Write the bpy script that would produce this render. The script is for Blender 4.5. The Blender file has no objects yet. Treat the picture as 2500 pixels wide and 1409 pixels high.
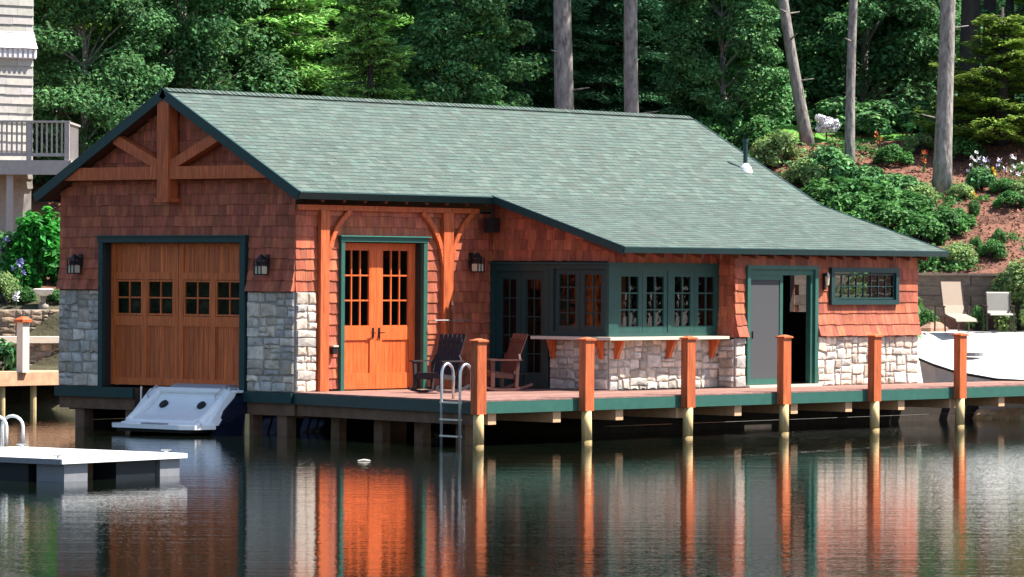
import bpy, math, random
import numpy as np
from mathutils import Vector, Matrix
R = math.radians
random.seed(7)

# ------------------------------------------------------------------ camera
CAM = Vector((-56.854, -54.474, 2.280)); FPX = 10012.9; ROLL = .0061; PITCH = -.0034; YAW = math.pi/4 - .0742
fwd = Vector((math.cos(YAW)*math.cos(PITCH), math.sin(YAW)*math.cos(PITCH), math.sin(PITCH)))
rgt = fwd.cross(Vector((0, 0, 1))).normalized(); upv = rgt.cross(fwd)
cr = rgt*math.cos(ROLL) + upv*math.sin(ROLL); cu_ = upv*math.cos(ROLL) - rgt*math.sin(ROLL)
sc = bpy.context.scene
cam = bpy.data.cameras.new('camera'); camo = bpy.data.objects.new('camera', cam); sc.collection.objects.link(camo)
M = Matrix((cr, cu_, -fwd)).transposed().to_4x4(); M.translation = CAM
camo.matrix_world = M; cam.sensor_width = 36; cam.lens = FPX/2500*36; cam.clip_start = .5; cam.clip_end = 3000
sc.camera = camo
# ------------------------------------------------------------------ world and sun
SUN = Vector((1.0, -1.0, 2.1)).normalized()          # towards the sun
elev = math.asin(SUN.z); azi = math.atan2(SUN.x, SUN.y)
w = bpy.data.worlds.new('World'); sc.world = w; w.use_nodes = True
nt = w.node_tree; sky = nt.nodes.new('ShaderNodeTexSky'); sky.sky_type = 'NISHITA'; sky.sun_disc = False
sky.sun_elevation = elev; sky.sun_rotation = azi
bg = nt.nodes['Background']; bg.inputs[1].default_value = .09; nt.links.new(sky.outputs[0], bg.inputs[0])
sl = bpy.data.lights.new('sun', 'SUN'); sl.energy = 5.0; sl.angle = R(.5); sl.color = (1, .95, .87)
so = bpy.data.objects.new('sun', sl); sc.collection.objects.link(so); so.rotation_euler = (-SUN).to_track_quat('-Z', 'Y').to_euler()
sc.view_settings.view_transform = 'Standard'; sc.view_settings.look = 'None'; sc.view_settings.gamma = 1
sc.view_settings.exposure = 1.3
sc.cycles.max_bounces = 8; sc.cycles.transparent_max_bounces = 8; sc.cycles.use_denoising = True

# ------------------------------------------------------------------ frames of reference
FH = Vector((math.cos(YAW), math.sin(YAW), 0)); RH = Vector((math.sin(YAW), -math.cos(YAW), 0))
def DL(D, L, z=0):                                    # metres away from / across the shore line of sight
    p = CAM + FH*D + RH*L; return Vector((p.x, p.y, z))
def lat(px, D): return (px-1250)/FPX*D
def ground(D, L):
    zr = np.interp(D, [80, 93, 94.3, 95, 98, 99.9, 100.3, 111, 114, 140, 400], [-3, -1.5, -.4, .1, .94, 1.0, 2.3, 6.0, 6.45, 7.5, 30])
    zl = np.interp(D, [80, 92.6, 94.2, 95.3, 95.6, 96.8, 97.1, 104, 112, 140, 400], [-3, -1.6, -.1, .1, .55, .62, 1.3, 3.0, 5.6, 7.5, 30])
    t = min(1, max(0, (L-3)/3.5)); t = t*t*(3-2*t)
    n = .06*math.sin(D*1.3+L*.7)+.05*math.sin(L*1.9-D*.4) if D > 100.5 or (L < 3 and D > 97.5) else 0
    return float(zl*(1-t)+zr*t + n)
def on_ground(px, D):
    L = lat(px, D); return DL(D, L, ground(D, L))

# ------------------------------------------------------------------ mesh helpers
col = sc.collection
class MB:
    def __init__(s): s.v = []; s.f = []; s.t = []
    def poly(s, pts, tint=None):
        n = len(s.v); s.v += [tuple(p) for p in pts]; s.f.append(tuple(range(n, n+len(pts)))); s.t.append(tint or (1, 1, 1))
    def hexa(s, p, tint=None):                        # p: 8 points, bottom ring 0-3, top ring 4-7
        n = len(s.v); s.v += [tuple(q) for q in p]
        for f in ((3, 2, 1, 0), (4, 5, 6, 7), (0, 1, 5, 4), (1, 2, 6, 5), (2, 3, 7, 6), (3, 0, 4, 7)):
            s.f.append(tuple(n+i for i in f)); s.t.append(tint or (1, 1, 1))
    def box(s, x0, x1, y0, y1, z0, z1, tint=None):
        s.hexa([(x0, y0, z0), (x1, y0, z0), (x1, y1, z0), (x0, y1, z0), (x0, y0, z1), (x1, y0, z1), (x1, y1, z1), (x0, y1, z1)], tint)
    def bar(s, a, b, wx, wz, up=(0, 0, 1), tint=None):
        a = Vector(a); b = Vector(b); d = (b-a).normalized(); upp = Vector(up)
        if abs(d.dot(upp)) > .98: upp = Vector((1, 0, 0))
        sx = d.cross(upp).normalized(); sz = sx.cross(d)
        q = [(-1, -1), (1, -1), (1, 1), (-1, 1)]
        s.hexa([a+sx*i*wx/2+sz*j*wz/2 for i, j in q]+[b+sx*i*wx/2+sz*j*wz/2 for i, j in q], tint)
    def tube(s, pts, rad, n=8, cap=True, tint=None):
        pts = [Vector(p) for p in pts]; rad = rad if hasattr(rad, '__len__') else [rad]*len(pts)
        base = len(s.v); pr = None
        for i, p in enumerate(pts):
            d = (pts[min(i+1, len(pts)-1)]-pts[max(i-1, 0)]).normalized()
            if pr is None: pr = d.orthogonal().normalized()
            pr = (pr-d*pr.dot(d)).normalized(); q = d.cross(pr)
            for k in range(n):
                a = 2*math.pi*k/n; s.v.append(tuple(p+(pr*math.cos(a)+q*math.sin(a))*rad[i]))
        for i in range(len(pts)-1):
            for k in range(n):
                a = base+i*n+k; b = base+i*n+(k+1) % n; s.f.append((a, b, b+n, a+n)); s.t.append(tint or (1, 1, 1))
        if cap:
            s.f.append(tuple(base+k for k in range(n))[::-1]); s.t.append(tint or (1, 1, 1))
            e = base+(len(pts)-1)*n; s.f.append(tuple(e+k for k in range(n))); s.t.append(tint or (1, 1, 1))
    def fbox(s, fr, h0, h1, s0, s1, d0, d1, tint=None):
        s.hexa([fr(h0, s0, d0), fr(h1, s0, d0), fr(h1, s1, d0), fr(h0, s1, d0), fr(h0, s0, d1), fr(h1, s0, d1), fr(h1, s1, d1), fr(h0, s1, d1)], tint)
    def build(s, name, m, parent=None, smooth=False):
        base = wloc(parent) if parent else Vector((0, 0, 0))
        me = bpy.data.meshes.new(name); me.from_pydata([(a-base.x, b-base.y, c-base.z) for a, b, c in s.v], [], s.f)
        at = me.attributes.new('tint', 'FLOAT_COLOR', 'FACE')
        at.data.foreach_set('color', np.array([(*t, 1) for t in s.t], dtype=np.float32).ravel())
        if smooth: me.polygons.foreach_set('use_smooth', [True]*len(me.polygons))
        me.materials.append(m); me.update()
        o = bpy.data.objects.new(name, me); col.objects.link(o)
        if parent: o.parent = parent
        return o
def wloc(o):
    p = Vector((0, 0, 0))
    while o: p = p+o.location; o = o.parent
    return p
def thing(name, label, cat, loc=(0, 0, 0), group=None):
    o = bpy.data.objects.new(name, None); col.objects.link(o); o.location = loc; o.empty_display_size = .3
    o['label'] = label; o['category'] = cat
    if group: o['group'] = group
    return o
def tag(o, label, cat, group=None):
    o['label'] = label; o['category'] = cat
    if group: o['group'] = group
    return o
def structure(o, kind='structure'): o['kind'] = kind; return o
def children(o): return [c for c in bpy.data.objects if c.parent == o]
def copy_tree(o, parent=None):
    c = o.copy(); col.objects.link(c); c.parent = parent
    for ch in children(o): copy_tree(ch, c)
    return c
def arc(p0, p1, p2, n=8):
    p0, p1, p2 = Vector(p0), Vector(p1), Vector(p2)
    return [p0*(1-t)**2+p1*2*t*(1-t)+p2*t*t for t in [i/n for i in range(n+1)]]
def frame(O, H, S, N):
    O, H, S, N = Vector(O), Vector(H), Vector(S), Vector(N)
    return lambda h, s, d: O+H*h+S*s+N*d
Z = (0, 0, 1)
def FU(u): return frame((u, 0, 0), (0, 1, 0), Z, (-1, 0, 0))
def FV(v): return frame((0, v, 0), (1, 0, 0), Z, (0, -1, 0))

# ------------------------------------------------------------------ materials
def mat(name, c, rough=.7, var=.15, scale=6, bump=0, bscale=20, stretch=(1, 1, 1), c2=None, metal=0, tintmul=True, spec=.4, coat=0):
    m = bpy.data.materials.new(name); m.use_nodes = True; n = m.node_tree; L = n.links
    p = n.nodes['Principled BSDF']; p.inputs['Roughness'].default_value = rough; p.inputs['Metallic'].default_value = metal
    p.inputs['Specular IOR Level'].default_value = spec
    if coat: p.inputs['Coat Weight'].default_value = coat; p.inputs['Coat Roughness'].default_value = .2
    tc = n.nodes.new('ShaderNodeTexCoord'); mp = n.nodes.new('ShaderNodeMapping'); mp.inputs['Scale'].default_value = stretch
    L.new(tc.outputs['Object'], mp.inputs[0])
    nz = n.nodes.new('ShaderNodeTexNoise'); nz.inputs['Scale'].default_value = scale; nz.inputs['Detail'].default_value = 6; nz.inputs['Roughness'].default_value = .65
    L.new(mp.outputs[0], nz.inputs['Vector'])
    rp = n.nodes.new('ShaderNodeValToRGB'); e = rp.color_ramp.elements
    e[0].position = .3; e[1].position = .7
    lo = [max(0, x*(1-var)) for x in c]; hi = [min(1, x*(1+var)) for x in (c2 or c)]
    e[0].color = (*lo, 1); e[1].color = (*hi, 1); L.new(nz.outputs['Fac'], rp.inputs[0])
    out = rp.outputs[0]
    if tintmul:
        a = n.nodes.new('ShaderNodeAttribute'); a.attribute_name = 'tint'
        mx = n.nodes.new('ShaderNodeMix'); mx.data_type = 'RGBA'; mx.blend_type = 'MULTIPLY'; mx.inputs['Factor'].default_value = 1
        L.new(out, mx.inputs['A']); L.new(a.outputs['Color'], mx.inputs['B']); out = mx.outputs['Result']
    L.new(out, p.inputs['Base Color'])
    if bump:
        n2 = n.nodes.new('ShaderNodeTexNoise'); n2.inputs['Scale'].default_value = bscale; n2.inputs['Detail'].default_value = 5
        L.new(mp.outputs[0], n2.inputs['Vector'])
        b = n.nodes.new('ShaderNodeBump'); b.inputs['Strength'].default_value = 1; b.inputs['Distance'].default_value = bump
        L.new(n2.outputs['Fac'], b.inputs['Height']); L.new(b.outputs[0], p.inputs['Normal'])
    return m
def leafmat(name, c, trans=.38, var=.25):
    m = mat(name, c, rough=.6, var=var, scale=1.2, spec=.2)
    n = m.node_tree; p = n.nodes['Principled BSDF']; o = n.nodes['Material Output']
    t = n.nodes.new('ShaderNodeBsdfTranslucent'); mx = n.nodes.new('ShaderNodeMixShader'); mx.inputs[0].default_value = trans
    src = p.inputs['Base Color'].links[0].from_socket; n.links.new(src, t.inputs[0])
    n.links.new(p.outputs[0], mx.inputs[1]); n.links.new(t.outputs[0], mx.inputs[2]); n.links.new(mx.outputs[0], o.inputs[0])
    return m
def glassmat():
    m = bpy.data.materials.new('window_glass'); m.use_nodes = True; n = m.node_tree; n.nodes.clear()
    o = n.nodes.new('ShaderNodeOutputMaterial'); tr = n.nodes.new('ShaderNodeBsdfTransparent'); tr.inputs[0].default_value = (.75, .8, .78, 1)
    g = n.nodes.new('ShaderNodeBsdfGlossy'); g.inputs['Roughness'].default_value = .03
    f = n.nodes.new('ShaderNodeFresnel'); ge = n.nodes.new('ShaderNodeNewGeometry'); mr = n.nodes.new('ShaderNodeMapRange'); mr.inputs['To Min'].default_value = 1.5; mr.inputs['To Max'].default_value = 1/1.5; n.links.new(ge.outputs['Backfacing'], mr.inputs['Value']); n.links.new(mr.outputs[0], f.inputs[0])
    nz = n.nodes.new('ShaderNodeTexNoise'); nz.inputs['Scale'].default_value = 2; b = n.nodes.new('ShaderNodeBump'); b.inputs['Distance'].default_value = .01
    n.links.new(nz.outputs[0], b.inputs['Height']); n.links.new(b.outputs[0], g.inputs['Normal'])
    mx = n.nodes.new('ShaderNodeMixShader'); n.links.new(f.outputs[0], mx.inputs[0]); n.links.new(tr.outputs[0], mx.inputs[1]); n.links.new(g.outputs[0], mx.inputs[2]); n.links.new(mx.outputs[0], o.inputs[0])
    return m
def watermat():
    m = bpy.data.materials.new('lake_water'); m.use_nodes = True; n = m.node_tree; L = n.links
    p = n.nodes['Principled BSDF']; p.inputs['Base Color'].default_value = (.004, .007, .004, 1); p.inputs['Roughness'].default_value = .008
    p.inputs['IOR'].default_value = 1.42; p.inputs['Specular IOR Level'].default_value = .5
    g = n.nodes.new('ShaderNodeNewGeometry'); mp = n.nodes.new('ShaderNodeMapping')
    mp.inputs['Rotation'].default_value = (0, 0, -math.atan2(RH.y, RH.x))
    L.new(g.outputs['Position'], mp.inputs[0])
    outs = []
    for (sx, sy, scl, amp) in ((.14, 1, 3.0, WAVE[0]), (.6, 1, 15, WAVE[1]), (.35, 1, .55, WAVE[2])):
        m2 = n.nodes.new('ShaderNodeMapping'); m2.inputs['Scale'].default_value = (sx, sy, 1); L.new(mp.outputs[0], m2.inputs[0])
        nz = n.nodes.new('ShaderNodeTexNoise'); nz.inputs['Scale'].default_value = scl; nz.inputs['Detail'].default_value = 2
        L.new(m2.outputs[0], nz.inputs['Vector'])
        mu = n.nodes.new('ShaderNodeMath'); mu.operation = 'MULTIPLY'; mu.inputs[1].default_value = amp; L.new(nz.outputs['Fac'], mu.inputs[0]); outs.append(mu.outputs[0])
    a = n.nodes.new('ShaderNodeMath'); L.new(outs[0], a.inputs[0]); L.new(outs[1], a.inputs[1])
    a2 = n.nodes.new('ShaderNodeMath'); L.new(a.outputs[0], a2.inputs[0]); L.new(outs[2], a2.inputs[1])
    b = n.nodes.new('ShaderNodeBump'); b.inputs['Strength'].default_value = 1; b.inputs['Distance'].default_value = 1
    L.new(a2.outputs[0], b.inputs['Height']); L.new(b.outputs[0], p.inputs['Normal'])
    return m
WAVE = (.0028, .0017, .0045)
mt = dict(
 shingle=mat('cedar_shingle', (.32, .078, .040), .75, .22, 9, .004, 40, (1, 1, .25), c2=(.45, .120, .060)),
 roof=mat('asphalt_shingle', (.078, .112, .096), .9, .14, 30, .004, 120),
 trim=mat('green_paint_shade', (.010, .042, .042), .45, .12, 8, .001, 60),  # same green as the fascia, darkened: shade put into the colour
 fascia=mat('green_paint_sun', (.026, .105, .080), .5, .12, 6, .001, 60),  # the green as it looks sunlit; its darker copies carry the shade
 cedar=mat('oiled_cedar', (.42, .085, .024), .6, .28, 3.5, .002, 40, (6, 6, .6), c2=(.56, .125, .036)),
 door=mat('varnished_fir', (.60, .092, .022), .45, .2, 5, .001, 40, (7, 7, .5), c2=(.70, .15, .038), coat=.12),
 gdoor=mat('stained_door', (.52, .098, .022), .45, .3, 4, .001, 40, (8, 8, .4), c2=(.66, .155, .036), coat=.08),
 soffit=mat('dark_soffit', (.14, .045, .022), .8, .2, 6),
 stone=mat('field_stone', (.46, .425, .385), .85, .25, 7, .008, 16, c2=(.58, .54, .49)),
 mortar=mat('mortar', (.36, .33, .29), .95, .2, 20, .004, 40),
 counter=mat('pale_stone_counter', (.62, .55, .44), .4, .1, 12),
 deck=mat('deck_boards', (.21, .105, .085), .7, .25, 5, .002, 40, c2=(.27, .14, .11)),
 treated=mat('treated_pine', (.62, .44, .20), .8, .2, 4, .003, 30, (5, 5, .5), c2=(.7, .52, .26)),
 joist=mat('new_joist', (.62, .36, .20), .8, .15, 8),
 bargreen=mat('green_paint_part_shade', (.014, .062, .052), .5, .15, 6, .001, 60),  # fascia green darkened: eave shade put into the bar colour
 oldwood=mat('weathered_beam', (.16, .09, .055), .85, .3, 4, .004, 30),
 darkbeam=mat('under_deck_shade', (.035, .026, .02), .85, .3, 4, .004, 30),  # near black so the space under the deck reads as shade
 dark=mat('interior_shade', (.03, .022, .018), .9, .2, 4),  # room shade put into the colour of wall cores, partition and backing sheets
 metal=mat('galvanised_steel', (.62, .64, .66), .32, .06, 8, metal=.85),
 black=mat('black_iron', (.012, .012, .014), .5, .2, 10),
 lampglass=mat('lamp_glass', (.62, .55, .40), .25, .08, 12),
 white=mat('white_gelcoat', (.90, .90, .89), .3, .04, 5, coat=.3),
 navy=mat('navy_gelcoat', (.008, .012, .03), .2, .1, 5, coat=.5),
 cover=mat('grey_vinyl', (.30, .27, .28), .7, .1, 8, .003, 30),
 chair=mat('dark_brown_wood', (.022, .014, .018), .85, .25, 6, .002, 40),
 chairred=mat('brown_wood', (.085, .028, .02), .55, .25, 6, .002, 40),
 screen=mat('grey_insect_screen', (.06, .062, .066), .8, .05, 50),
 platform=mat('white_deck_board', (.80, .79, .78), .6, .06, 6),
 greyedge=mat('grey_plastic', (.20, .205, .22), .5, .1, 10),
 floatblack=mat('black_float', (.01, .012, .018), .4, .2, 8),
 tandeck=mat('tan_dock_board', (.52, .28, .17), .8, .15, 5, .002, 30, c2=(.6, .35, .22)),
 cream=mat('cream_paint', (.74, .66, .54), .7, .08, 8),
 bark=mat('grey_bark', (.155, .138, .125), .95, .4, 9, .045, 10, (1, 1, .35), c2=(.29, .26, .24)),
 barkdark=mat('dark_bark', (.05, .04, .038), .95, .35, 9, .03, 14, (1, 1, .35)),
 siding=mat('grey_cedar_siding', (.40, .375, .34), .8, .14, 8, .002, 40),
 housewhite=mat('white_trim', (.72, .70, .72), .6, .05, 5),
 railing=mat('weathered_rail', (.40, .36, .34), .8, .12, 8),
 concrete=mat('weathered_timber_wall', (.17, .135, .105), .9, .3, 5, .01, 16, (1, 1, 3)),
 fabric=mat('tan_sling_fabric', (.38, .29, .22), .8, .08, 30, .001, 200),
 fabricgrey=mat('grey_sling_fabric', (.34, .32, .28), .8, .08, 30, .001, 200),
 bronze=mat('bronze_frame', (.05, .035, .028), .45, .1, 10),
 rock=mat('garden_rock', (.26, .22, .19), .9, .35, 6, .02, 12),
 glass=glassmat(), water=watermat())
LC = dict(
 dec=leafmat('maple_leaf', (.10, .235, .085)), decl=leafmat('sunny_leaf', (.14, .27, .04), .4),
 con=leafmat('hemlock_needle', (.062, .175, .08), .15), conl=leafmat('spruce_needle', (.16, .31, .08), .2),
 rho=leafmat('laurel_leaf', (.11, .265, .09), .25), yel=leafmat('cedar_spray', (.20, .31, .055), .3),
 sh=leafmat('shrub_leaf', (.085, .23, .06), .35), viv=leafmat('hydrangea_leaf', (.04, .26, .035), .35),
 pale=leafmat('pale_shrub_leaf', (.24, .36, .13), .35), host=leafmat('hosta_leaf', (.07, .20, .08), .3))
def pet(name, c): return mat(name, c, .6, .1, 10)
FLOW = dict(white=pet('white_petal', (.75, .73, .78)), orange=pet('orange_petal', (.55, .13, .04)), yellow=pet('yellow_petal', (.8, .5, .04)), lilac=pet('lilac_petal', (.22, .2, .5)))

# ------------------------------------------------------------------ surface builders
def subtract(rects, hole):
    out = []; a, b, c, d = hole
    for (h0, h1, s0, s1) in rects:
        if b <= h0 or a >= h1 or d <= s0 or c >= s1: out.append((h0, h1, s0, s1)); continue
        if a > h0: out.append((h0, a, s0, s1))
        if b < h1: out.append((b, h1, s0, s1))
        m0, m1 = max(a, h0), min(b, h1)
        if c > s0: out.append((m0, m1, s0, c))
        if d < s1: out.append((m0, m1, d, s1))
    return [r for r in out if r[1]-r[0] > .004 and r[3]-r[2] > .004]
def panel(mb, fr, h0, h1, s0, s1, holes, d0, d1):
    rs = [(h0, h1, s0, s1)]
    for h in holes: rs = subtract(rs, h)
    for r in rs: mb.fbox(fr, *r, d0, d1)
def shingles(mb, fr, h0, h1, s0, s1, holes=(), top=None, flare=0, e=.21, wmin=.12, wmax=.27, tk=.02, tints=None, seed=1):
    rn = random.Random(seed); k = 0; s = s0
    while s < s1-.01:
        sb = min(s+e+.0, s1); h = h0-rn.random()*.1
        while h < h1-.005:
            hn = h+rn.uniform(wmin, wmax); ha, hb = max(h, h0), min(hn-.006, h1); h = hn
            if hb-ha < .01: continue
            t = tints(rn) if tints else (lambda g: (g, g*rn.uniform(.9, 1.1), g*rn.uniform(.88, 1.12)))(rn.uniform(.68, 1.22))
            jb = rn.uniform(-.008, .008); tt = sb
            if top:
                tt = min(sb, max(top(ha), top(hb)))
                if tt-s < .02: continue
            rs = [(ha, hb, s+jb, tt)]
            for ho in holes: rs = subtract(rs, ho)
            for (a, b, c, d) in rs:
                def dep(z): 
                    q = (z-s)/e; f = flare*max(0, 1-(z-s0)/.62)**1.6
                    return f+tk*(1-q)+.004
                if top and tt < sb+.001 and min(top(a), top(b)) < d:
                    da, db = max(c, min(d, top(a))), max(c, min(d, top(b))); mb.poly([fr(a, c, dep(c)), fr(b, c, dep(c)), fr(b, db, dep(db)), fr(a, da, dep(da))], t)
                    mb.poly([fr(a, c, -.01), fr(b, c, -.01), fr(b, c, dep(c)), fr(a, c, dep(c))], t); continue
                mb.poly([fr(a, c, dep(c)), fr(b, c, dep(c)), fr(b, d, dep(d)), fr(a, d, dep(d))], t)
                mb.poly([fr(a, c, -.01), fr(b, c, -.01), fr(b, c, dep(c)), fr(a, c, dep(c))], t)
                mb.poly([fr(a, c, -.01), fr(a, c, dep(c)), fr(a, d, dep(d)), fr(a, d, -.01)], t)
                mb.poly([fr(b, c, -.01), fr(b, c, dep(c)), fr(b, d, dep(d)), fr(b, d, -.01)], t)
        s += e
def clip(poly, nx, ny, c):
    out = []
    for i in range(len(poly)):
        p, q = poly[i], poly[(i+1) % len(poly)]; a = p[0]*nx+p[1]*ny-c; b = q[0]*nx+q[1]*ny-c
        if a <= 0: out.append(p)
        if (a < 0 < b) or (b < 0 < a):
            t = a/(a-b); out.append((p[0]+(q[0]-p[0])*t, p[1]+(q[1]-p[1])*t))
    return out
def stones(mb, fr, h0, h1, s0, s1, seed=1, sz=.24, asp=1.5, warm=0):
    rn = random.Random(seed); out = []
    def split(a, b, c, d):
        w_, h_ = b-a, d-c; tw, th = sz*asp*rn.uniform(.75, 1.75), sz*rn.uniform(.7, 1.45)
        if w_/tw > h_/th and w_ > tw and w_ > .22: m = a+w_*rn.uniform(.34, .66); split(a, m, c, d); split(m, b, c, d)
        elif h_ > th and h_ > .15: m = c+h_*rn.uniform(.34, .66); split(a, b, c, m); split(a, b, m, d)
        else: out.append((a, b, c, d))
    n0 = max(1, round((h1-h0)/1.1)); 
    for i in range(n0): split(h0+(h1-h0)*i/n0, h0+(h1-h0)*(i+1)/n0, s0, s1)
    for (a, b, c, d) in out:
        j = min(b-a, d-c)*.17; J = lambda: rn.uniform(-.35*j, j)
        P = [(a+J()*(a > h0+.01), c+J()), ((a+b)/2+J(), c+J()*.6), (b-J()*(b < h1-.01), c+J()), (b-J()*.5*(b < h1-.01), (c+d)/2), (b-J()*(b < h1-.01), d-J()), ((a+b)/2+J(), d-J()*.6), (a+J()*(a > h0+.01), d-J()), (a+J()*.5*(a > h0+.01), (c+d)/2)]
        P = [(min(max(x, h0), h1), min(max(y, s0), s1)) for x, y in P]
        cx = (a+b)/2; cy = (c+d)/2
        def ins(p, g):
            dx, dy = p[0]-cx, p[1]-cy; r = math.hypot(dx, dy); k = max(.3, 1-g/max(r, .02)); return (cx+dx*k, cy+dy*k)
        A = [ins(p, .004) for p in P]; B = [ins(p, .022) for p in P]; dd = rn.uniform(.035, .065)
        g = rn.choice((rn.uniform(.62, .85), rn.uniform(.8, 1.1), rn.uniform(.95, 1.25))); wv = rn.uniform(-.05, .11)+warm; t = (g*(1+wv), g, g*(1-wv*1.1))
        n = 8; tx, ty = rn.uniform(-.06, .06), rn.uniform(-.06, .06); dep = lambda p: dd+tx*(p[0]-cx)+ty*(p[1]-cy)
        cc = fr(cx, cy, dd+.012)
        for k in range(n):
            q = (k+1) % n
            mb.poly([fr(*B[k], dep(B[k])), fr(*B[q], dep(B[q])), cc], t)
            mb.poly([fr(*A[k], dd*.55), fr(*A[q], dd*.55), fr(*B[q], dep(B[q])), fr(*B[k], dep(B[k]))], t)
            mb.poly([fr(*A[k], 0), fr(*A[q], 0), fr(*A[q], dd*.55), fr(*A[k], dd*.55)], t)
def stone_part(fr, h0, h1, s0, s1, parent, seed, warm=0, **k):
    mb = MB(); stones(mb, fr, h0, h1, s0, s1, seed, warm=warm, **k); o = mb.build('stone_veneer', mt['stone'], parent)
    m2 = MB(); m2.fbox(fr, h0+.003, h1-.003, s0+.003, s1-.003, -.1, .02); m2.build('mortar', mt['mortar'], o)
    return o
def window(fr, h0, h1, s0, s1, cols, rows, parent, fm, fw=.06, mun=.025, d=.04, name='window', zoff=0):
    mb = MB(); a, b = zoff, zoff+d
    mb.fbox(fr, h0, h0+fw, s0, s1, a, b); mb.fbox(fr, h1-fw, h1, s0, s1, a, b)
    mb.fbox(fr, h0+fw, h1-fw, s0, s0+fw, a, b-.002); mb.fbox(fr, h0+fw, h1-fw, s1-fw, s1, a, b-.002)
    for i in range(1, cols):
        x = h0+fw+(h1-h0-2*fw)*i/cols; mb.fbox(fr, x-mun/2, x+mun/2, s0+fw, s1-fw, a+.004, b-.008)
    for j in range(1, rows):
        y = s0+fw+(s1-s0-2*fw)*j/rows; mb.fbox(fr, h0+fw, h1-fw, y-mun/2, y+mun/2, a+.006, b-.011)
    o = mb.build(name, fm, parent)
    g = MB(); g.poly([fr(h0+fw, s0+fw, a+.012), fr(h1-fw, s0+fw, a+.012), fr(h1-fw, s1-fw, a+.012), fr(h0+fw, s1-fw, a+.012)]); g.build('pane', mt['glass'], o)
    return o

# ================================================================== SETTING: water and land
WZ = -.846
mb = MB(); a, b, c, d = DL(-250, -400), DL(-250, 400), DL(300, 400), DL(300, -400)
mb.poly([(p.x, p.y, WZ) for p in (a, b, c, d)]); structure(mb.build('water', mt['water']))
def terrain():
    Ds = sorted(set([80, 86, 89]+list(np.arange(90, 100, .5))+[99.9, 100.0, 100.3]+list(np.arange(100.6, 116, .6))+[95.3, 95.6, 96.8, 97.1]+list(np.arange(116, 150, 2.5))+[160, 180, 220, 300, 400, 700]))
    Ls = [-400, -200, -120, -80, -60, -45, -35, -28, -24]+list(np.arange(-21, 22, .7))+[24, 28, 35, 45, 60, 80, 120, 200, 400]
    mb = MB(); rn = random.Random(3); nL = len(Ls)
    for D in Ds:
        for L in Ls:
            p = DL(D, L, ground(D, L)+(rn.uniform(-.03, .03) if D > 100.5 else 0)); mb.v.append(tuple(p))
    for i in range(len(Ds)-1):
        for j in range(nL-1):
            D = (Ds[i]+Ds[i+1])/2; L = (Ls[j]+Ls[j+1])/2; q = i*nL+j
            g = rn.uniform(.85, 1.15)
            if L > 5 and D < 99.9: t = (.66*g**.2, .62*g**.2, .56*g**.2)
            elif 110.9 < D < 115 and 5 < L < 11: t = (.12*g, .36*g, .05*g)
            elif D < 118: g = rn.uniform(.7, 1.25); t = (.20*g, .088*g, .056*g)
            else: t = (.05*g, .04*g, .025*g)
            if L < 3 and D < 99: t = (.07*g, .062*g, .032*g)
            mb.f.append((q, q+1, q+nL+1, q+nL)); mb.t.append(t)
    m = mat('soil_and_sand', (1, 1, 1), .95, .3, 3, .04, 9, c2=(.95, .95, .95)); o = mb.build('ground', m, smooth=True); structure(o)
terrain()

# ================================================================== BOATHOUSE
W = 6.57; RZ = 5.87; EV = .411; EZ = 3.84; KM = (RZ-EZ)/(W/2+EV); U0 = -.334; U1 = 16.354; US = 5.30; SV = -3.794; SZ = 2.836; KS = (EZ-SZ)/(-EV-SV)
BV = -3.06; RV = -3.50; NU = 5.74; RU = 9.24; EU = 15.66
def rooftop(v):                                       # top of roof over the long part
    return RZ-KM*abs(v-W/2)
def shedtop(v): return EZ+KS*(v+EV)
house = thing('boathouse', 'red shingled boathouse with green roof and stone base standing over the water', 'boathouse', (0, 0, 0))
H_ = house
# --- wall cores
mb = MB(); f = FU(0)
panel(mb, f, 0, W, 0, 3.75, [(1.41, 5.25, -1, 2.87)], -.15, 0)
mb.hexa([f(0, 3.75, -.15), f(W, 3.75, -.15), f(W-.02, rooftop(W-.02)-.16, -.15), f(.02, rooftop(.02)-.16, -.15), f(0, 3.75, 0), f(W, 3.75, 0), f(W-.02, rooftop(W-.02)-.16, 0), f(.02, rooftop(.02)-.16, 0)])
mb.hexa([f(.02, 3.70, -.15), f(W-.02, 3.70, -.15), f(W/2+.01, RZ-.2, -.15), f(W/2-.01, RZ-.2, -.15), f(.02, 3.70, -.002), f(W-.02, 3.70, -.002), f(W/2+.01, RZ-.2, -.002), f(W/2-.01, RZ-.2, -.002)])
f = FV(0); panel(mb, f, .15, NU+.15, 0, 3.55, [(1.31, 3.60, -1, 2.9)], -.15, 0)
f = FU(NU); panel(mb, f, BV+.15, -.0, 0, 2.62, [(-1.45, -.03, -1, 2.4), (-3.03, -1.58, 1.1, 2.42)], -.15, 0)
mb.hexa([f(BV+.15, 2.62, -.15), f(0, 2.62, -.15), f(0, shedtop(0)-.17, -.15), f(BV+.15, shedtop(BV)-.17, -.15), f(BV+.15, 2.62, 0), f(0, 2.62, 0), f(0, shedtop(0)-.17, 0), f(BV+.15, shedtop(BV)-.17, 0)])
f = FV(BV); panel(mb, f, NU, RU+.15, 0, 2.8, [(5.98, 9.18, 1.1, 2.5)], -.15, 0)
f = FV(RV); panel(mb, f, RU, EU, 0, 2.72, [(9.6, 12.0, -1, 2.42), (12.45, 14.88, 1.71, 2.45)], -.15, 0)
f = FU(RU); panel(mb, f, RV+.15, BV, 0, 2.78, [], -.15, 0)
f = frame((EU, 0, 0), (0, 1, 0), Z, (1, 0, 0)); panel(mb, f, RV+.15, W-.15, 0, 2.7, [(-2.3, -.2, 1.5, 2.5)], -.15, 0)
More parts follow.
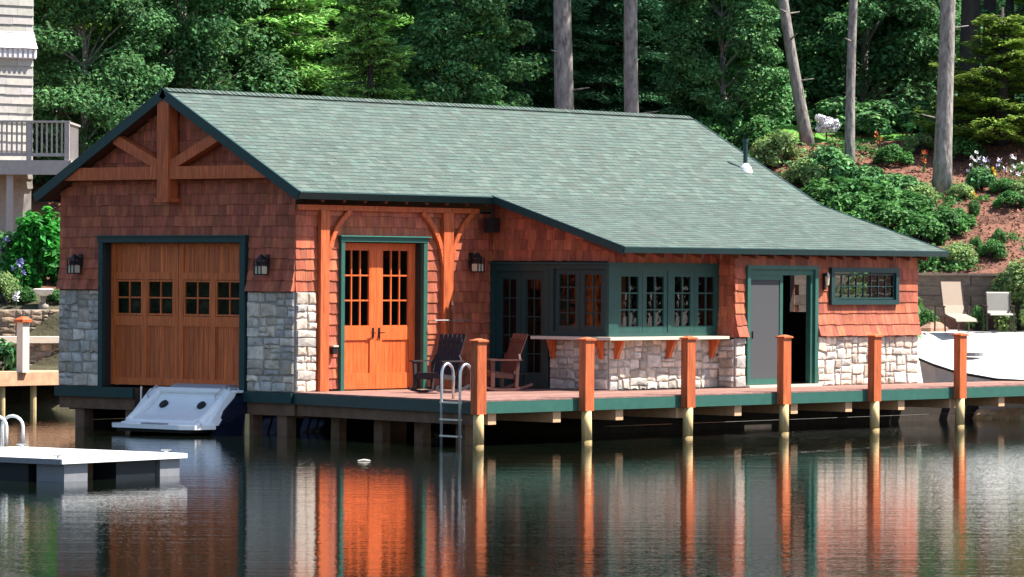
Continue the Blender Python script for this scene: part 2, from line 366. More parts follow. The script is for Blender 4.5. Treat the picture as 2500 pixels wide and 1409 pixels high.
mb.hexa([f(-.2, 2.7, -.15), f(W-.1, 2.7, -.15), f(W/2+.02, RZ-.2, -.15), f(W/2-.02, RZ-.2, -.15), f(-.2, 2.7, 0), f(W-.1, 2.7, 0), f(W/2+.02, RZ-.2, 0), f(W/2-.02, RZ-.2, 0)])
f = frame((0, W, 0), (1, 0, 0), Z, (0, 1, 0)); panel(mb, f, 0, EU, 0, 3.6, [], -.15, 0)
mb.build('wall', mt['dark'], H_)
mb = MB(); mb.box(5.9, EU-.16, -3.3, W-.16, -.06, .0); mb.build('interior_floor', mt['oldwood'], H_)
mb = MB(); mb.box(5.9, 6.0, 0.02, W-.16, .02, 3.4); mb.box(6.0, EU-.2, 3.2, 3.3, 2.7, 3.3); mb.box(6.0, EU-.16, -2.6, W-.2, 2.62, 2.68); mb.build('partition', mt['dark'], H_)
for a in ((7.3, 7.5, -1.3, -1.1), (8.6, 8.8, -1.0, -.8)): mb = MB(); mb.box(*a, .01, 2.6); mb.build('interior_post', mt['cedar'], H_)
# --- siding of cedar shingles
mb = MB()
shingles(mb, FU(0), 0, W, 1.93, 5.8, [(1.24, 5.37, -1, 3.0)], top=lambda h: rooftop(h)-.19, flare=.10, seed=11)
mb.build('gable_siding', mt['shingle'], H_)
mb = MB(); shingles(mb, FV(0), 0, NU, 1.93, 3.5, [(1.20, 3.72, -1, 3.02)], seed=12, flare=0)
shingles(mb, FV(0), .56, NU, .04, 1.93, [(1.20, 3.72, -1, 3.02)], seed=13); mb.build('long_siding', mt['shingle'], H_)
mb = MB(); shingles(mb, FU(NU), BV, -.03, 2.56, 3.8, top=lambda h: shedtop(h)-.19, seed=14)
shingles(mb, FU(RU), RV, BV, 1.04, 2.72, seed=15, flare=.06)
shingles(mb, FV(RV), RU, EU, 1.04, 2.70, [(9.58, 12.02, -1, 2.44), (12.43, 14.9, 1.69, 2.47)], seed=16, flare=.11, e=.236, wmin=.14, wmax=.34)
shingles(mb, FV(BV), NU, RU, 2.52, 2.78, seed=17); mb.build('bar_siding', mt['shingle'], H_)
mb = MB(); fE = frame((EU, 0, 0), (0, 1, 0), Z, (1, 0, 0)); shingles(mb, fE, RV, W, 1.04, 5.8, [(-2.3, -.2, 1.5, 2.5)], top=lambda h: min(rooftop(h), shedtop(h) if h < -EV else 9)-.19, seed=18, wmin=.2, wmax=.4)
fR = frame((0, W, 0), (1, 0, 0), Z, (0, 1, 0)); shingles(mb, fR, 0, EU, .02, 3.6, [], seed=19, wmin=.2, wmax=.4); mb.build('rear_siding', mt['shingle'], H_)
# --- stone
stone_part(FU(0), .0, 1.25, -.01, 1.92, H_, 21, .04); stone_part(FU(0), 5.36, W, -.01, 1.92, H_, 22, .04)
stone_part(FV(0), .0, .56, -.01, 1.92, H_, 23, .02)
stone_part(FU(NU), BV, -1.58, .0, 1.0, H_, 24); stone_part(FV(BV), NU, RU, .0, 1.0, H_, 25, .03)
stone_part(FU(RU), RV, BV-.05, .0, 1.0, H_, 26); stone_part(FV(RV), RU, 9.57, .0, 1.03, H_, 27, .02); stone_part(FV(RV), 12.03, EU, .0, 1.03, H_, 28, .02)
stone_part(fE, RV, W, -.3, 1.03, H_, 29)
# --- roof
def slope_frame(O, S, N): return frame(O, (1, 0, 0), S, N)
cm = 1/math.hypot(1, KM); cs = 1/math.hypot(1, KS)
fm1 = slope_frame((0, -EV, EZ), (0, cm, KM*cm), (0, -KM*cm, cm)); LM = (W/2+EV)/cm
fm2 = slope_frame((0, W+EV, EZ), (0, -cm, KM*cm), (0, KM*cm, cm))
fs1 = slope_frame((0, SV, SZ), (0, cs, KS*cs), (0, -KS*cs, cs)); LS = (-EV-SV)/cs
def rt(rn):
    g = rn.choice((rn.uniform(.8, .95), rn.uniform(.9, 1.1), rn.uniform(.95, 1.12), rn.uniform(1.05, 1.3))); k = rn.uniform(-.05, .10)
    return (g*(1+k), g*(1-.2*k), g*(1-k*.2))
mb = MB(); o_ = dict(e=.145, wmin=.14, wmax=.34, tk=.007, tints=rt)
shingles(mb, fm1, U0, U1, 0, LM, seed=31, **o_); shingles(mb, fm2, U0, U1, 0, LM, seed=32, **o_)
shingles(mb, fs1, US, U1, 0, LS, seed=33, **o_)
h = U0
while h < U1:                                          # ridge caps
    e2 = min(h+.28, U1); g = rt(random); d1 = .03
    for sg, fx in ((1, fm1), (-1, fm2)): mb.poly([fx(h, LM-.14, .045), fx(e2, LM-.14, .02), fx(e2, LM+.004, .02), fx(h, LM+.004, .045)], g)
    h += .14
roof = mb.build('roof', mt['roof'], H_)
mb = MB()
mb.fbox(fm1, U0+.02, U1-.02, .02, LM, -.13, -.012); mb.fbox(fm2, U0+.02, U1-.02, .02, LM-.03, -.13, -.012)
mb.fbox(fs1, US+.02, U1-.02, .02, LS-.02, -.12, -.012)
for i in range(19):                                     # rafter tails
    u = US+.25+i*.6
    if u < U1-.1: mb.fbox(fs1, u-.035, u+.035, .06, 1.2, -.24, -.118)
for i in range(9):
    u = .5+i*.6; mb.fbox(fm1, u-.035, u+.035, .06, .6, -.25, -.128)
mb.build('soffit', mt['soffit'], roof)
mb = MB(); F_ = .17
for fx in (fm1, fm2):                                   # rake boards and eave fascia
    mb.fbox(fx, U0-.03, U0+.02, -.02, LM+.01, -F_, .02); mb.fbox(fx, U1-.02, U1+.03, -.02, LM+.01, -F_, .02)
mb.fbox(fm1, U0, US, -.04, .018, -F_+.03, .006); mb.fbox(fm2, U0, U1, -.04, .018, -F_+.03, .006)
mb.fbox(fs1, US-.03, US+.02, -.02, LS+.05, -.13, .02); mb.fbox(fs1, U1-.02, U1+.03, -.02, LS+.05, -.13, .02); mb.fbox(fs1, US, U1, -.04, .018, -.11, .006)
mb.build('fascia', mt['trim'], roof)
# vent pipe
P = Vector((15.5, 1.05, rooftop(1.05)))
mb = MB(); mb.tube([P-Vector((0, 0, .1)), P+Vector((0, 0, .62))], .05, 12); mb.tube([P+Vector((0, 0, .60)), P+Vector((0, 0, .68))], .065, 12); vp = mb.build('vent_pipe', mt['trim'], roof)
mb = MB(); mb.tube([P+Vector((0, 0, -.08)), P+Vector((0, 0, .05)), P+Vector((0, 0, .14))], [.17, .13, .06], 14); mb.build('flashing', mt['white'], vp)
# --- truss of the gable
mb = MB(); f = FU(0); y0 = .08; y1 = .32
mb.fbox(f, 3.13, 3.44, 3.72, 5.66, y0, y1+.03); mb.fbox(f, 3.09, 3.48, 3.66, 3.735, y0-.03, y1+.07); mb.build('king_post', mt['cedar'], H_)
mb = MB(); zt, zb = 4.36, 4.11; hr = (RZ-zt-.19)/KM; hb = (RZ-zb-.19)/KM; c = W/2
for s in (-1, 1):
    q = sorted([c+s*.155, c+s*hb]); 
    a_, b_ = c+s*.155, c+s*hb; a2, b2 = c+s*.155, c+s*hr
    mb.hexa([f(a_, zb, y0), f(b_, zb, y0), f(b2, zt, y0), f(a2, zt, y0), f(a_, zb, y1), f(b_, zb, y1), f(b2, zt, y1), f(a2, zt, y1)])
mb.build('tie_beam', mt['cedar'], H_)
for s in (-1, 1):
    mb = MB(); mb.bar(f(c+s*.12, 4.36, .2), f(c+s*1.42, 5.0-.08, .2), .2, .2, up=(1, 0, 0)); mb.build('truss_brace', mt['cedar'], H_)
# --- garage door facing the lake
mb = MB(); f = FU(0)
mb.fbox(f, 5.25, 5.37, -.02, 2.87, .0, .09); mb.fbox(f, 1.27, 1.41, -.02, 2.87, .0, .09); mb.fbox(f, 1.25, 5.39, 2.87, 2.99, .0, .10); mb.fbox(f, 1.22, 5.42, 2.99, 3.015, 0, .14, (1.6, 1.6, 1.6))  # drip cap tinted brighter: light on its top put into the colour
mb.fbox(f, 5.252, 5.30, .0, 2.87, -.3, .0); mb.fbox(f, 1.36, 1.408, .0, 2.87, -.3, .0); mb.fbox(f, 1.41, 5.25, 2.872, 2.92, -.3, .0); mb.build('door_frame', mt['trim'], H_)
fd = FU(.2)
mb = MB(); h0, h1 = 1.42, 5.24; cx = (h0+h1)/2
mb.fbox(fd, h0, h1, .04, .18, 0, .05)
for k in range(2):
    a_, b_ = (h0, cx-.008) if k == 0 else (cx+.008, h1); wd = b_-a_
    mb.fbox(fd, a_, a_+.13, .18, 2.86, 0, .05); mb.fbox(fd, b_-.13, b_, .18, 2.86, 0, .05)
    mb.fbox(fd, a_+.13, b_-.13, 1.22, 1.42, 0, .048); mb.fbox(fd, a_+.13, b_-.13, 2.14, 2.28, 0, .048); mb.fbox(fd, a_+.13, b_-.13, 2.80, 2.86, 0, .048)
    m_ = (a_+b_)/2; mb.fbox(fd, m_-.065, m_+.065, .18, 1.22, 0, .046); mb.fbox(fd, m_-.065, m_+.065, 1.42, 2.14, 0, .046)
    x = a_+.13; n = 12; st = (wd-.26)/n
    for i in range(n):                                  # tongue and groove boards
        g = random.uniform(.72, 1.12); mb.fbox(fd, x+.004, x+st-.004, .18, 1.22, 0, .022, (g, g*.96, g*.95)); g = random.uniform(.8, 1.12); mb.fbox(fd, x+.004, x+st-.004, 2.28, 2.80, 0, .024, (g, g*.97, g*.96)); x += st
gdoor = mb.build('garage_door', mt['gdoor'], H_)
for k in range(2):
    a_, b_ = (h0, cx-.008) if k == 0 else (cx+.008, h1); m_ = (a_+b_)/2
    for (p, q) in ((a_+.13, m_-.065), (m_+.065, b_-.13)): window(fd, p+.004, q-.004, 1.43, 2.13, 2, 2, gdoor, mt['gdoor'], .035, .03, .04)
mb = MB(); mb.box(.45, .5, 1.2, 5.4, .1, 2.9); mb.build('shade_sheet', mt['dark'], H_)  # dark sheet behind the panes stands in for the dim boat bay
# --- corner timbers with curved braces, header
def curved(mb, fr, pts, wid, d0, d1):
    for i in range(len(pts)-1):
        a, b = Vector(pts[i]), Vector(pts[i+1]); t = (b-a).normalized(); nn = Vector((-t.y, t.x))*wid/2
        e = t*.004
        q = [a-nn, b-nn+e, b+nn+e, a+nn]
        mb.hexa([fr(p.x, p.y, d0) for p in q]+[fr(p.x, p.y, d1) for p in q])
f = FV(0)
for (a_, b_, br) in ((.58, .86, (1,)), (4.14, 4.47, (-1, 1))):
    mb = MB(); mb.fbox(f, a_+.02, b_-.02, 0.005, 3.498, .02, .11); po = mb.build('timber_post', mt['cedar'], H_)
    for s in br:
        x = b_-.06 if s > 0 else a_+.06
        mb = MB(); curved(mb, f, arc((x, 2.45), (x+s*.10, 3.15), (x+s*.66, 3.50)), .10, .03, .10); mb.build('curved_brace', mt['cedar'], po)
mb = MB(); mb.fbox(f, .0, US-.05, 3.50, 3.60, .02, .09); mb.build('header_beam', mt['cedar'], H_)
# --- double entry door
mb = MB(); mb.fbox(f, 1.21, 1.31, .0, 2.9, 0, .08); mb.fbox(f, 3.60, 3.71, 0, 2.9, 0, .08); mb.fbox(f, 1.19, 3.73, 2.90, 3.0, 0, .09); mb.fbox(f, 1.15, 3.77, 3.0, 3.02, 0, .13, (1.8, 1.8, 1.8))  # this drip cap is brightened by tint too, as if lit
mb.fbox(f, 3.603, 3.66, 0.005, 2.9, -.3, 0); mb.fbox(f, 1.26, 1.307, 0.005, 2.9, -.3, 0); mb.fbox(f, 1.31, 3.6, 2.903, 2.95, -.3, 0); mb.build('door_frame', mt['fascia'], H_)
fd = FV(.2)
for (a_, b_) in ((1.315, 2.452), (2.458, 3.595)):
    mb = MB(); sw = .17
    mb.fbox(fd, a_, a_+sw, .02, 2.88, 0, .05); mb.fbox(fd, b_-sw, b_, .02, 2.88, 0, .05); mb.fbox(fd, a_+sw, b_-sw, 2.76, 2.88, 0, .05)
    mb.fbox(fd, a_+sw, b_-sw, .98, 1.24, 0, .048); mb.fbox(fd, a_+sw, b_-sw, .02, .33, 0, .048)
    x = a_+sw; st = (b_-a_-2*sw)/7
    for i in range(7): g = random.uniform(.85, 1.1); mb.fbox(fd, x+.003, x+st-.003, .33, .98, 0, .025, (g, g, g)); x += st
    dr = mb.build('entry_door', mt['door'], H_); window(fd, a_+sw, b_-sw, 1.24, 2.76, 3, 3, dr, mt['door'], .025, .03, .045)
    mb = MB(); hx = b_-sw/2 if a_ < 2 else a_+sw/2; mb.fbox(fd, hx-.02, hx+.02, 1.02, 1.22, .05, .07); mb.bar(fd(hx, 1.12, .11), fd(hx+(.1 if a_ > 2 else -.1), 1.12, .11), .02, .02); mb.bar(fd(hx, 1.12, .06), fd(hx, 1.12, .115), .02, .02); mb.build('door_handle', mt['black'], dr)
mb = MB(); mb.box(.3, 5.4, 1.6, 1.7, .02, 3.4); mb.build('shade_sheet', mt['dark'], H_)  # dark sheet behind the entry door panes, in place of shade
# outlet box and coat rail on the long wall
mb = MB(); mb.fbox(f, .95, 1.07, .72, .86, .03, .12); ob = mb.build('outlet_box', mt['black'], H_)
mb = MB(); mb.fbox(f, .94, 1.08, .86, .89, .03, .14); mb.build('lid', mt['counter'], ob)
mb = MB(); mb.tube([f(3.8, 1.36, .2), f(4.9, 1.36, .2)], .012, 6); mb.bar(f(3.82, 1.36, .02), f(3.82, 1.36, .2), .02, .02); mb.bar(f(4.88, 1.36, .02), f(4.88, 1.36, .2), .02, .02); mb.build('towel_rail', mt['metal'], H_)
mb = MB(); mb.tube([f(4.30, .95, .19), f(4.30, 1.66, .19)], .03, 8); mb.tube([f(4.30, 1.66, .19), f(4.30, 1.74, .19)], [.05, .03], 8); mb.build('tap_pipe', mt['chairred'], H_)
# --- french doors and side windows of the bar wing
f = FU(NU); mb = MB()
mb.fbox(f, -1.56, -1.43, 0, 2.5, 0, .07); mb.fbox(f, -.13, -.0, 0, 2.5, 0, .07); mb.fbox(f, -1.43, -.13, 2.36, 2.5, 0, .065); mb.fbox(f, -3.1, -1.56, 2.40, 2.5, 0, .067); mb.fbox(f, -3.1, -1.56, 1.06, 1.16, 0, .06); mb.fbox(f, -3.12, -2.98, 1.16, 2.40, 0, .068); mb.fbox(f, -1.68, -1.56, 1.16, 2.4, 0, .06)
mb.fbox(f, -3.14, .0, 2.5, 2.525, 0, .12, (1.5, 1.5, 1.5)); mb.build('green_casing', mt['trim'], H_)  # top ledge brightened by tint in place of light
for (a_, b_) in ((-1.43, -.785), (-.775, -.13)):
    mb = MB(); mb.fbox(f, a_, a_+.12, .02, 2.36, -.06, .0); mb.fbox(f, b_-.12, b_, .02, 2.36, -.06, .0); mb.fbox(f, a_+.12, b_-.12, 2.2, 2.36, -.06, 0); mb.fbox(f, a_+.12, b_-.12, .02, .3, -.06, 0)
    dr = mb.build('french_door', mt['trim'], H_); window(f, a_+.12, b_-.12, .3, 2.2, 2, 5, dr, mt['trim'], .02, .022, .03, zoff=-.05)
for (a_, b_) in ((-2.98, -2.335), (-2.325, -1.68)): window(f, a_, b_, 1.16, 2.40, 2, 4, H_, mt['trim'], .11, .024, .05, 'casement_window', zoff=-.04)
# --- bar front casements
f = FV(BV); mb = MB()
mb.fbox(f, NU-.07, 5.96, 1.06, 2.53, 0, .07); mb.fbox(f, 9.20, RU, 1.06, 2.53, 0, .05); mb.fbox(f, 5.96, 9.2, 2.38, 2.53, 0, .05); mb.fbox(f, 5.96, 9.2, 1.06, 1.14, 0, .05); mb.fbox(f, 7.56, 7.66, 1.14, 2.38, -.02, .055); mb.build('green_casing', mt['bargreen'], H_)
xs = [5.96, 6.76, 7.56, 7.66, 8.43, 9.20]
for (a_, b_) in ((5.96, 6.755), (6.765, 7.56), (7.66, 8.425), (8.435, 9.20)): window(f, a_, b_, 1.14, 2.38, 2, 3, H_, mt['bargreen'], .125, .03, .05, 'casement_window', zoff=-.01)
# countertop with corbels
mb = MB(); zc, zd = 1.0, 1.06
mb.box(NU-.42, NU-.03, -3.46, -1.40, zc, zd); mb.box(NU-.03, RU-.1, -3.46, BV-.02, zc, zd-.002); ct = mb.build('bar_counter', mt['counter'], H_)
def corbel(fr, h):
    mb = MB()
    mb.fbox(fr, h-.05, h+.05, .62, .995, .05, .12)
    mb.hexa([fr(h-.045, .64, .12), fr(h+.045, .64, .12), fr(h+.045, .70, .14), fr(h-.045, .70, .14), fr(h-.045, .99, .12), fr(h+.045, .99, .12), fr(h+.045, .99, .27), fr(h-.045, .99, .27)]); mb.build('corbel', mt['cedar'], ct)
corbel(FU(NU), -1.72); corbel(FU(NU), -2.95); corbel(FV(BV), 5.9); corbel(FV(BV), 7.55); corbel(FV(BV), 8.95)
# --- sliding screen door
f = FV(RV); mb = MB()
mb.fbox(f, 9.59, 9.69, .05, 2.42, 0, .07); mb.fbox(f, 11.9, 12.01, .05, 2.42, 0, .07); mb.fbox(f, 9.59, 12.01, 2.42, 2.50, 0, .075); mb.fbox(f, 11.8, 11.9, .05, 2.42, -.1, .02); mb.fbox(f, 9.69, 11.9, 2.3, 2.42, -.1, .03); mb.build('door_frame', mt['fascia'], H_)
mb = MB(); mb.fbox(f, 9.69, 9.76, .06, 2.3, -.02, .02); mb.fbox(f, 10.74, 10.84, .06, 2.3, -.02, .02); mb.fbox(f, 9.76, 10.74, .06, .18, -.02, .018); mb.fbox(f, 9.76, 10.74, 2.2, 2.3, -.02, .018); sd = mb.build('sliding_screen_door', mt['fascia'], H_)
mb = MB(); mb.fbox(f, 9.76, 10.74, .18, 2.2, -.004, .004); mb.build('screen', mt['screen'], sd)
mb = MB(); mb.fbox(f, 9.79, 9.81, 1.0, 1.15, .02, .05); mb.build('door_handle', mt['black'], sd)
mb = MB(); mb.fbox(f, 9.56, 12.04, .0, .05, 0, .16); mb.build('threshold', mt['counter'], H_)
# --- right window and its casing
mb = MB(); mb.fbox(f, 12.45, 14.88, 2.36, 2.47, .0, .09); mb.fbox(f, 12.45, 14.88, 1.69, 1.79, 0, .09); mb.fbox(f, 12.45, 12.56, 1.79, 2.36, 0, .085); mb.fbox(f, 14.77, 14.88, 1.79, 2.36, 0, .085); mb.build('green_casing', mt['trim'], H_)
window(f, 12.57, 14.76, 1.80, 2.35, 8, 2, H_, mt['trim'], .04, .018, .04)
# --- floodlight/speaker under the eave
mb = MB(); mb.box(5.28, 5.52, -.40, -.18, 3.12, 3.42); mb.tube([(5.40, -.30, 3.42), (5.40, -.30, 3.62)], .03, 8); mb.build('eave_speaker', mt['black'], H_)
# --- wall lanterns
def lantern(fr, h, s):
    mb = MB(); mb.fbox(fr, h-.05, h+.05, s-.05, s+.22, .03, .06); mb.bar(fr(h, s+.12, .06), fr(h, s+.2, .20), .025, .025)
    mb.tube([fr(h, s+.10, .22), fr(h, s+.16, .22), fr(h, s+.22, .22)], [.135, .06, .02], 4); mb.fbox(fr, h-.1, h+.1, s-.18, s-.16, .12, .32)
    for a in (-.095, .095):
        for b in (.125, .315): mb.bar(fr(h+a, s-.17, b), fr(h+a, s+.11, b), .018, .018)
    mb.bar(fr(h, s-.17, .315), fr(h, s+.1, .315), .014, .014); mb.bar(fr(h-.095, s+.0, .318), fr(h+.095, s+.0, .318), .012, .012)
    o = mb.build('wall_lantern', mt['black'], H_); mb = MB(); mb.fbox(fr, h-.08, h+.08, s-.155, s-.01, .14, .30); mb.build('lamp_glass', mt['lampglass'], o)
    mb = MB(); mb.fbox(fr, h-.07, h+.07, s+.01, s+.09, .15, .29); mb.build('lamp_hood', mt['chair'], o)
lantern(FU(0), 5.93, 2.42); lantern(FU(0), .70, 2.42); lantern(FV(0), 5.05, 2.50)
f = FV(RV); mb = MB(); mb.fbox(f, 12.2, 12.28, 2.0, 2.35, .03, .08); mb.tube([f(12.24, 2.28, .12), f(12.24, 2.36, .12)], [.07, .03], 8); o = mb.build('wall_lantern', mt['black'], H_); mb = MB(); mb.tube([f(12.24, 2.1, .12), f(12.24, 2.28, .12)], [.035, .05], 10); mb.build('lamp_glass', mt['lampglass'], o)
# --- substructure
mb = MB()
mb.box(-.10, -.04, 4.35, W+.05, -.22, -.015); mb.build('green_sill', mt['trim'], H_); mb = MB(); mb.box(-.10, -.04, .0, 1.32, -.22, -.015); mb.build('green_sill', mt['trim'], H_)
mb = MB(); mb.box(.0, .25, 4.4, W, -.46, -.02); mb.box(.0, .25, 0, 1.30, -.46, -.02); mb.box(.26, EU, .0, .2, -.5, -.02); mb.box(.26, EU, W-.2, W, -.5, -.02); mb.box(.26, 8, 4.4, 4.6, -.45, -.02)
for (x, y) in ((.05, 5.9), (.05, 4.45), (.05, 1.15), (.05, .25), (3, .05), (6, .05), (9, .05), (3, 6.3), (8, 6.3), (13, 6.3), (12, .05)): mb.box(x, x+.26, y, y+.26, -3, -.03)
mb.build('sill_beam', mt['oldwood'], H_)
mb = MB(); rn = random.Random(2)
for i in range(9):
    z = -2.6+i*.27
    if z < -.2: g = rn.uniform(.7, 1.2); mb.box(5.5, 26, -2.95, -2.85, z, z+.262, (g, g, g)); mb.box(.4, 5.5, 6.3, 6.4, z, z+.262, (g, g, g)); mb.box(5.4, 5.5, -2.95, 6.3, z, z+.262, (g, g, g))
mb.build('shade_backdrop', mt['darkbeam'], H_)  # added dark boards stand in for the shade under the deck
mb = MB(); mb.tube([(.0, 1.27, -2.5), (.0, 1.27, -.45)], .06, 10); mb.build('pile', mt['treated'], H_)

# ================================================================== DOCK
dock = thing('dock', 'long deck with green fascia and six orange capped posts beside the boathouse', 'dock', (0, -2.5, 0))
DV = -5.62
def dfront(v): return 0 + 1.17*(v/5.62) if v < 0 else 0      # u of the angled front edge
mb = MB(); rn = random.Random(5); v = DV
while v < -.02:                                        # boards run along the house
    vb = min(v+.1425, -.012); g = rn.uniform(.8, 1.2); t = (g, g*rn.uniform(.95, 1.05), g*rn.uniform(.93, 1.07)); 
    uR = 24 if v < -3.62 else (EU+.1 if v < RV-.08 else NU-.1)
    if v > RV-.1: uR = NU-.02 if v > BV-.1 else RU
    a, b = dfront(v)-.03, dfront(vb)-.03
    mb.hexa([(a, v, -.028), (uR, v, -.028), (uR, vb, -.028), (b, vb, -.028), (a, v, 0), (uR, v, 0), (uR, vb, 0), (b, vb, 0)], t); v += .144
mb.build('deck_boards', mt['deck'], dock)
mb = MB(); mb.box(-1.12, 24, DV-.01, DV+.04, -.245, -.03); fa = mb.build('fascia', mt['fascia'], dock)
mb = MB(); mb.hexa([(-1.19, DV-.012, -.245), (-1.14, DV-.012, -.245), (.0, -.02, -.23), (-.05, -.02, -.23), (-1.19, DV-.012, -.03), (-1.14, DV-.012, -.03), (.0, -.02, -.03), (-.05, -.02, -.03)]); mb.build('fascia', mt['trim'], dock)  # front edge faces away from the sun and gets the shaded green copy
mb = MB(); mb.hexa([(-1.08, DV+.1, -.45), (-.9, DV+.1, -.45), (.25, -.02, -.45), (.05, -.02, -.45), (-1.08, DV+.1, -.246), (-.9, DV+.1, -.246), (.25, -.02, -.235), (.05, -.02, -.235)])
for i in range(4): u = .4-.3*i; mb.box(u if i else .3, u+.22 if i else .5, -1.3*i-.9, -1.3*i-.68, -3, -.24)
mb.build('weathered_beam', mt['oldwood'], dock)
for k in range(13):
    u = -.62+1.83*k; mb = MB(); mb.box(u-.11, u+.11, DV+.06, (-(abs(u)+.2)*4.8 if u < 0 else -.1) if u < 5 else -3.0, -.45, -.25); mb.build('joist', mt['joist'], dock)
post0 = None
for i in range(8):
    u = -1.17+3.05*i; y = -5.735
    g = .86+.22*((i*53) % 7)/6; mb = MB(); mb.box(u-.125, u+.125, y-.06, y+.10, -.25, 1.06, (g, g, g))
    p = mb.build('dock_post', mt['cedar'], dock)
    mb = MB(); mb.box(u-.15, u+.15, y-.09, y+.13, 1.06, 1.09); mb.hexa([(u-.15, y-.09, 1.09), (u+.15, y-.09, 1.09), (u+.15, y+.13, 1.09), (u-.15, y+.13, 1.09), (u-.03, y-.0, 1.125), (u+.03, y-.0, 1.125), (u+.03, y+.04, 1.125), (u-.03, y+.04, 1.125)]); mb.build('post_cap', mt['cedar'], p)
    mb = MB(); g = .85+.3*((i*37) % 10)/10; lx = .03*math.sin(i*2.1)
    mb.tube([(u+lx, y+.02, -3), (u+lx*.4, y+.02, WZ+.05)], [.10, .10], 12, tint=(g*.42, g*.40, g*.34)); mb.tube([(u+lx*.4, y+.02, WZ+.05), (u, y+.02, -.25)], [.10, .095], 12, tint=(g, g*.97, g*.92)); mb.build('piling', mt['treated'], p, True)
# ladder
lad = thing('swim_ladder', 'galvanised swim ladder with hooped handrails hanging off the dock corner', 'ladder', (-1.0, -4.9, 0))
def dpt(v, off): return Vector((dfront(v)-.03-off, v, 0))
for v in (-4.78, -5.33):
    mb = MB(); e = dpt(v, .10); i = dpt(v, -.22)
    pts = [Vector((e.x, v, -1.6)), Vector((e.x, v, .42))]+[Vector(((e.x+i.x)/2-math.cos(math.pi*t/8)*(i.x-e.x)/2, v, .44+.21*math.sin(math.pi*t/8))) for t in range(1, 8)]+[Vector((i.x, v, .42)), Vector((i.x, v, 0.005))]
    mb.tube(pts, .026, 10); mb.build('rail', mt['metal'], lad, True)
for z in (-.05, -.36, -.66, -.96):
    mb = MB(); e1 = dpt(-4.78, .10); e2 = dpt(-5.33, .10); mb.bar((e1.x, -4.78, z), (e2.x, -5.33, z), .09, .03); mb.build('rung', mt['metal'], lad)
# ================================================================== ROCKING CHAIRS
def rocking(name, label, loc, rz, m):
    t = thing(name, label, 'chair', (0, 0, 0), 'rocking chairs on the deck')
    def bx(nm, fn):
        mb = MB(); fn(mb); return mb.build(nm, m, t)
    def seat(mb):
        for i in range(5): mb.box(-.27, .27, -.28+i*.105, -.19+i*.105, .37-i*.012, .395-i*.012)
        mb.bar((-.28, -.3, .33), (-.28, .26, .28), .03, .09); mb.bar((.28, -.3, .33), (.28, .26, .28), .03, .09); mb.bar((-.28, -.29, .34), (.28, -.29, .34), .03, .1)
    def back(mb):
        for i in range(6):
            x = -.235+i*.094; mb.bar((x*.9, .2, .30), (x*1.15, .50, 1.12-.0*abs(i-2.5)), .084, .022, up=(0, -1, .3))
        mb.bar((-.27, .43, 1.0), (.27, .43, 1.0), .03, .07); mb.bar((-.26, .27, .45), (.26, .27, .45), .03, .07)
    bx('seat', seat); bx('backrest', back)
    for s in (-1, 1):
        bx('armrest', lambda mb: (mb.box(s*.35-.055, s*.35+.055, -.36, .34, .60, .625), mb.bar((s*.33, .32, .6), (s*.27, .33, .72), .04, .04)))
        bx('leg', lambda mb: mb.bar((s*.315, -.27, .09), (s*.335, -.28, .60), .04, .08, up=(0, 1, 0)))
        bx('leg', lambda mb: mb.bar((s*.315, .25, .08), (s*.315, .28, .60), .04, .07, up=(0, 1, 0)))
        def rk(mb):
            pts = [Vector((s*.315, -.48+i*.12, .028+.09*((i-4)/4.5)**2)) for i in range(10)]
            for i in range(9): mb.bar(pts[i], pts[i+1], .045, .05)
        bx('rocker', rk)
    t.location = loc; t.rotation_euler = (0, 0, rz)
    return t
rocking('rocking_chair', 'dark brown slatted rocking chair in front of the double entry door', (1.75, -2.1, 0), R(-86), mt['chair'])
rocking('rocking_chair', 'reddish brown rocking chair in shade by the green french doors', (3.75, -1.9, 0), R(-112), mt['chairred'])
tb = thing('side_table', 'low dark side table beside the green french doors', 'table', (4.7, -1.5, 0))
mb = MB()
for i in range(4): mb.box(4.5, 4.9, -1.7+i*.1, -1.61+i*.1, .30, .32)
mb.build('table_top', mt['chair'], tb)
for (a, b) in ((4.54, -1.66), (4.84, -1.66), (4.54, -1.36), (4.84, -1.36)): mb = MB(); mb.box(a, a+.035, b, b+.035, 0, .30); mb.build('leg', mt['chair'], tb)
mb = MB(); mb.tube([(4.7, -1.5, .32), (4.7, -1.5, .66), (4.7, -1.5, .69), (4.7, -1.5, .71), (4.7, -1.5, .75)], [.05, .05, .03, .045, .04], 14); tag(mb.build('flask', mt['housewhite'], smooth=False), 'tall white flask standing beside the right rocking chair', 'flask')
for (u, h_, tl, lb) in ((7.05, .4, .05, 'white tapered pitcher seen inside the second bar window'), (8.0, .38, -.05, 'white slim vase seen inside the third bar window')):
    mb = MB(); mb.tube([(u, BV+.32, 1.0), (u, BV+.32, 1.0+h_*.5), (u+tl, BV+.32, 1.0+h_)], [.05, .06, .11], 12); tag(mb.build('pitcher', mt['housewhite'], smooth=True), lb, 'pitcher')
mb = MB(); mb.box(6.0, 9.2, BV+.16, BV+.55, .94, 1.0); mb.build('inner_counter', mt['counter'], H_)

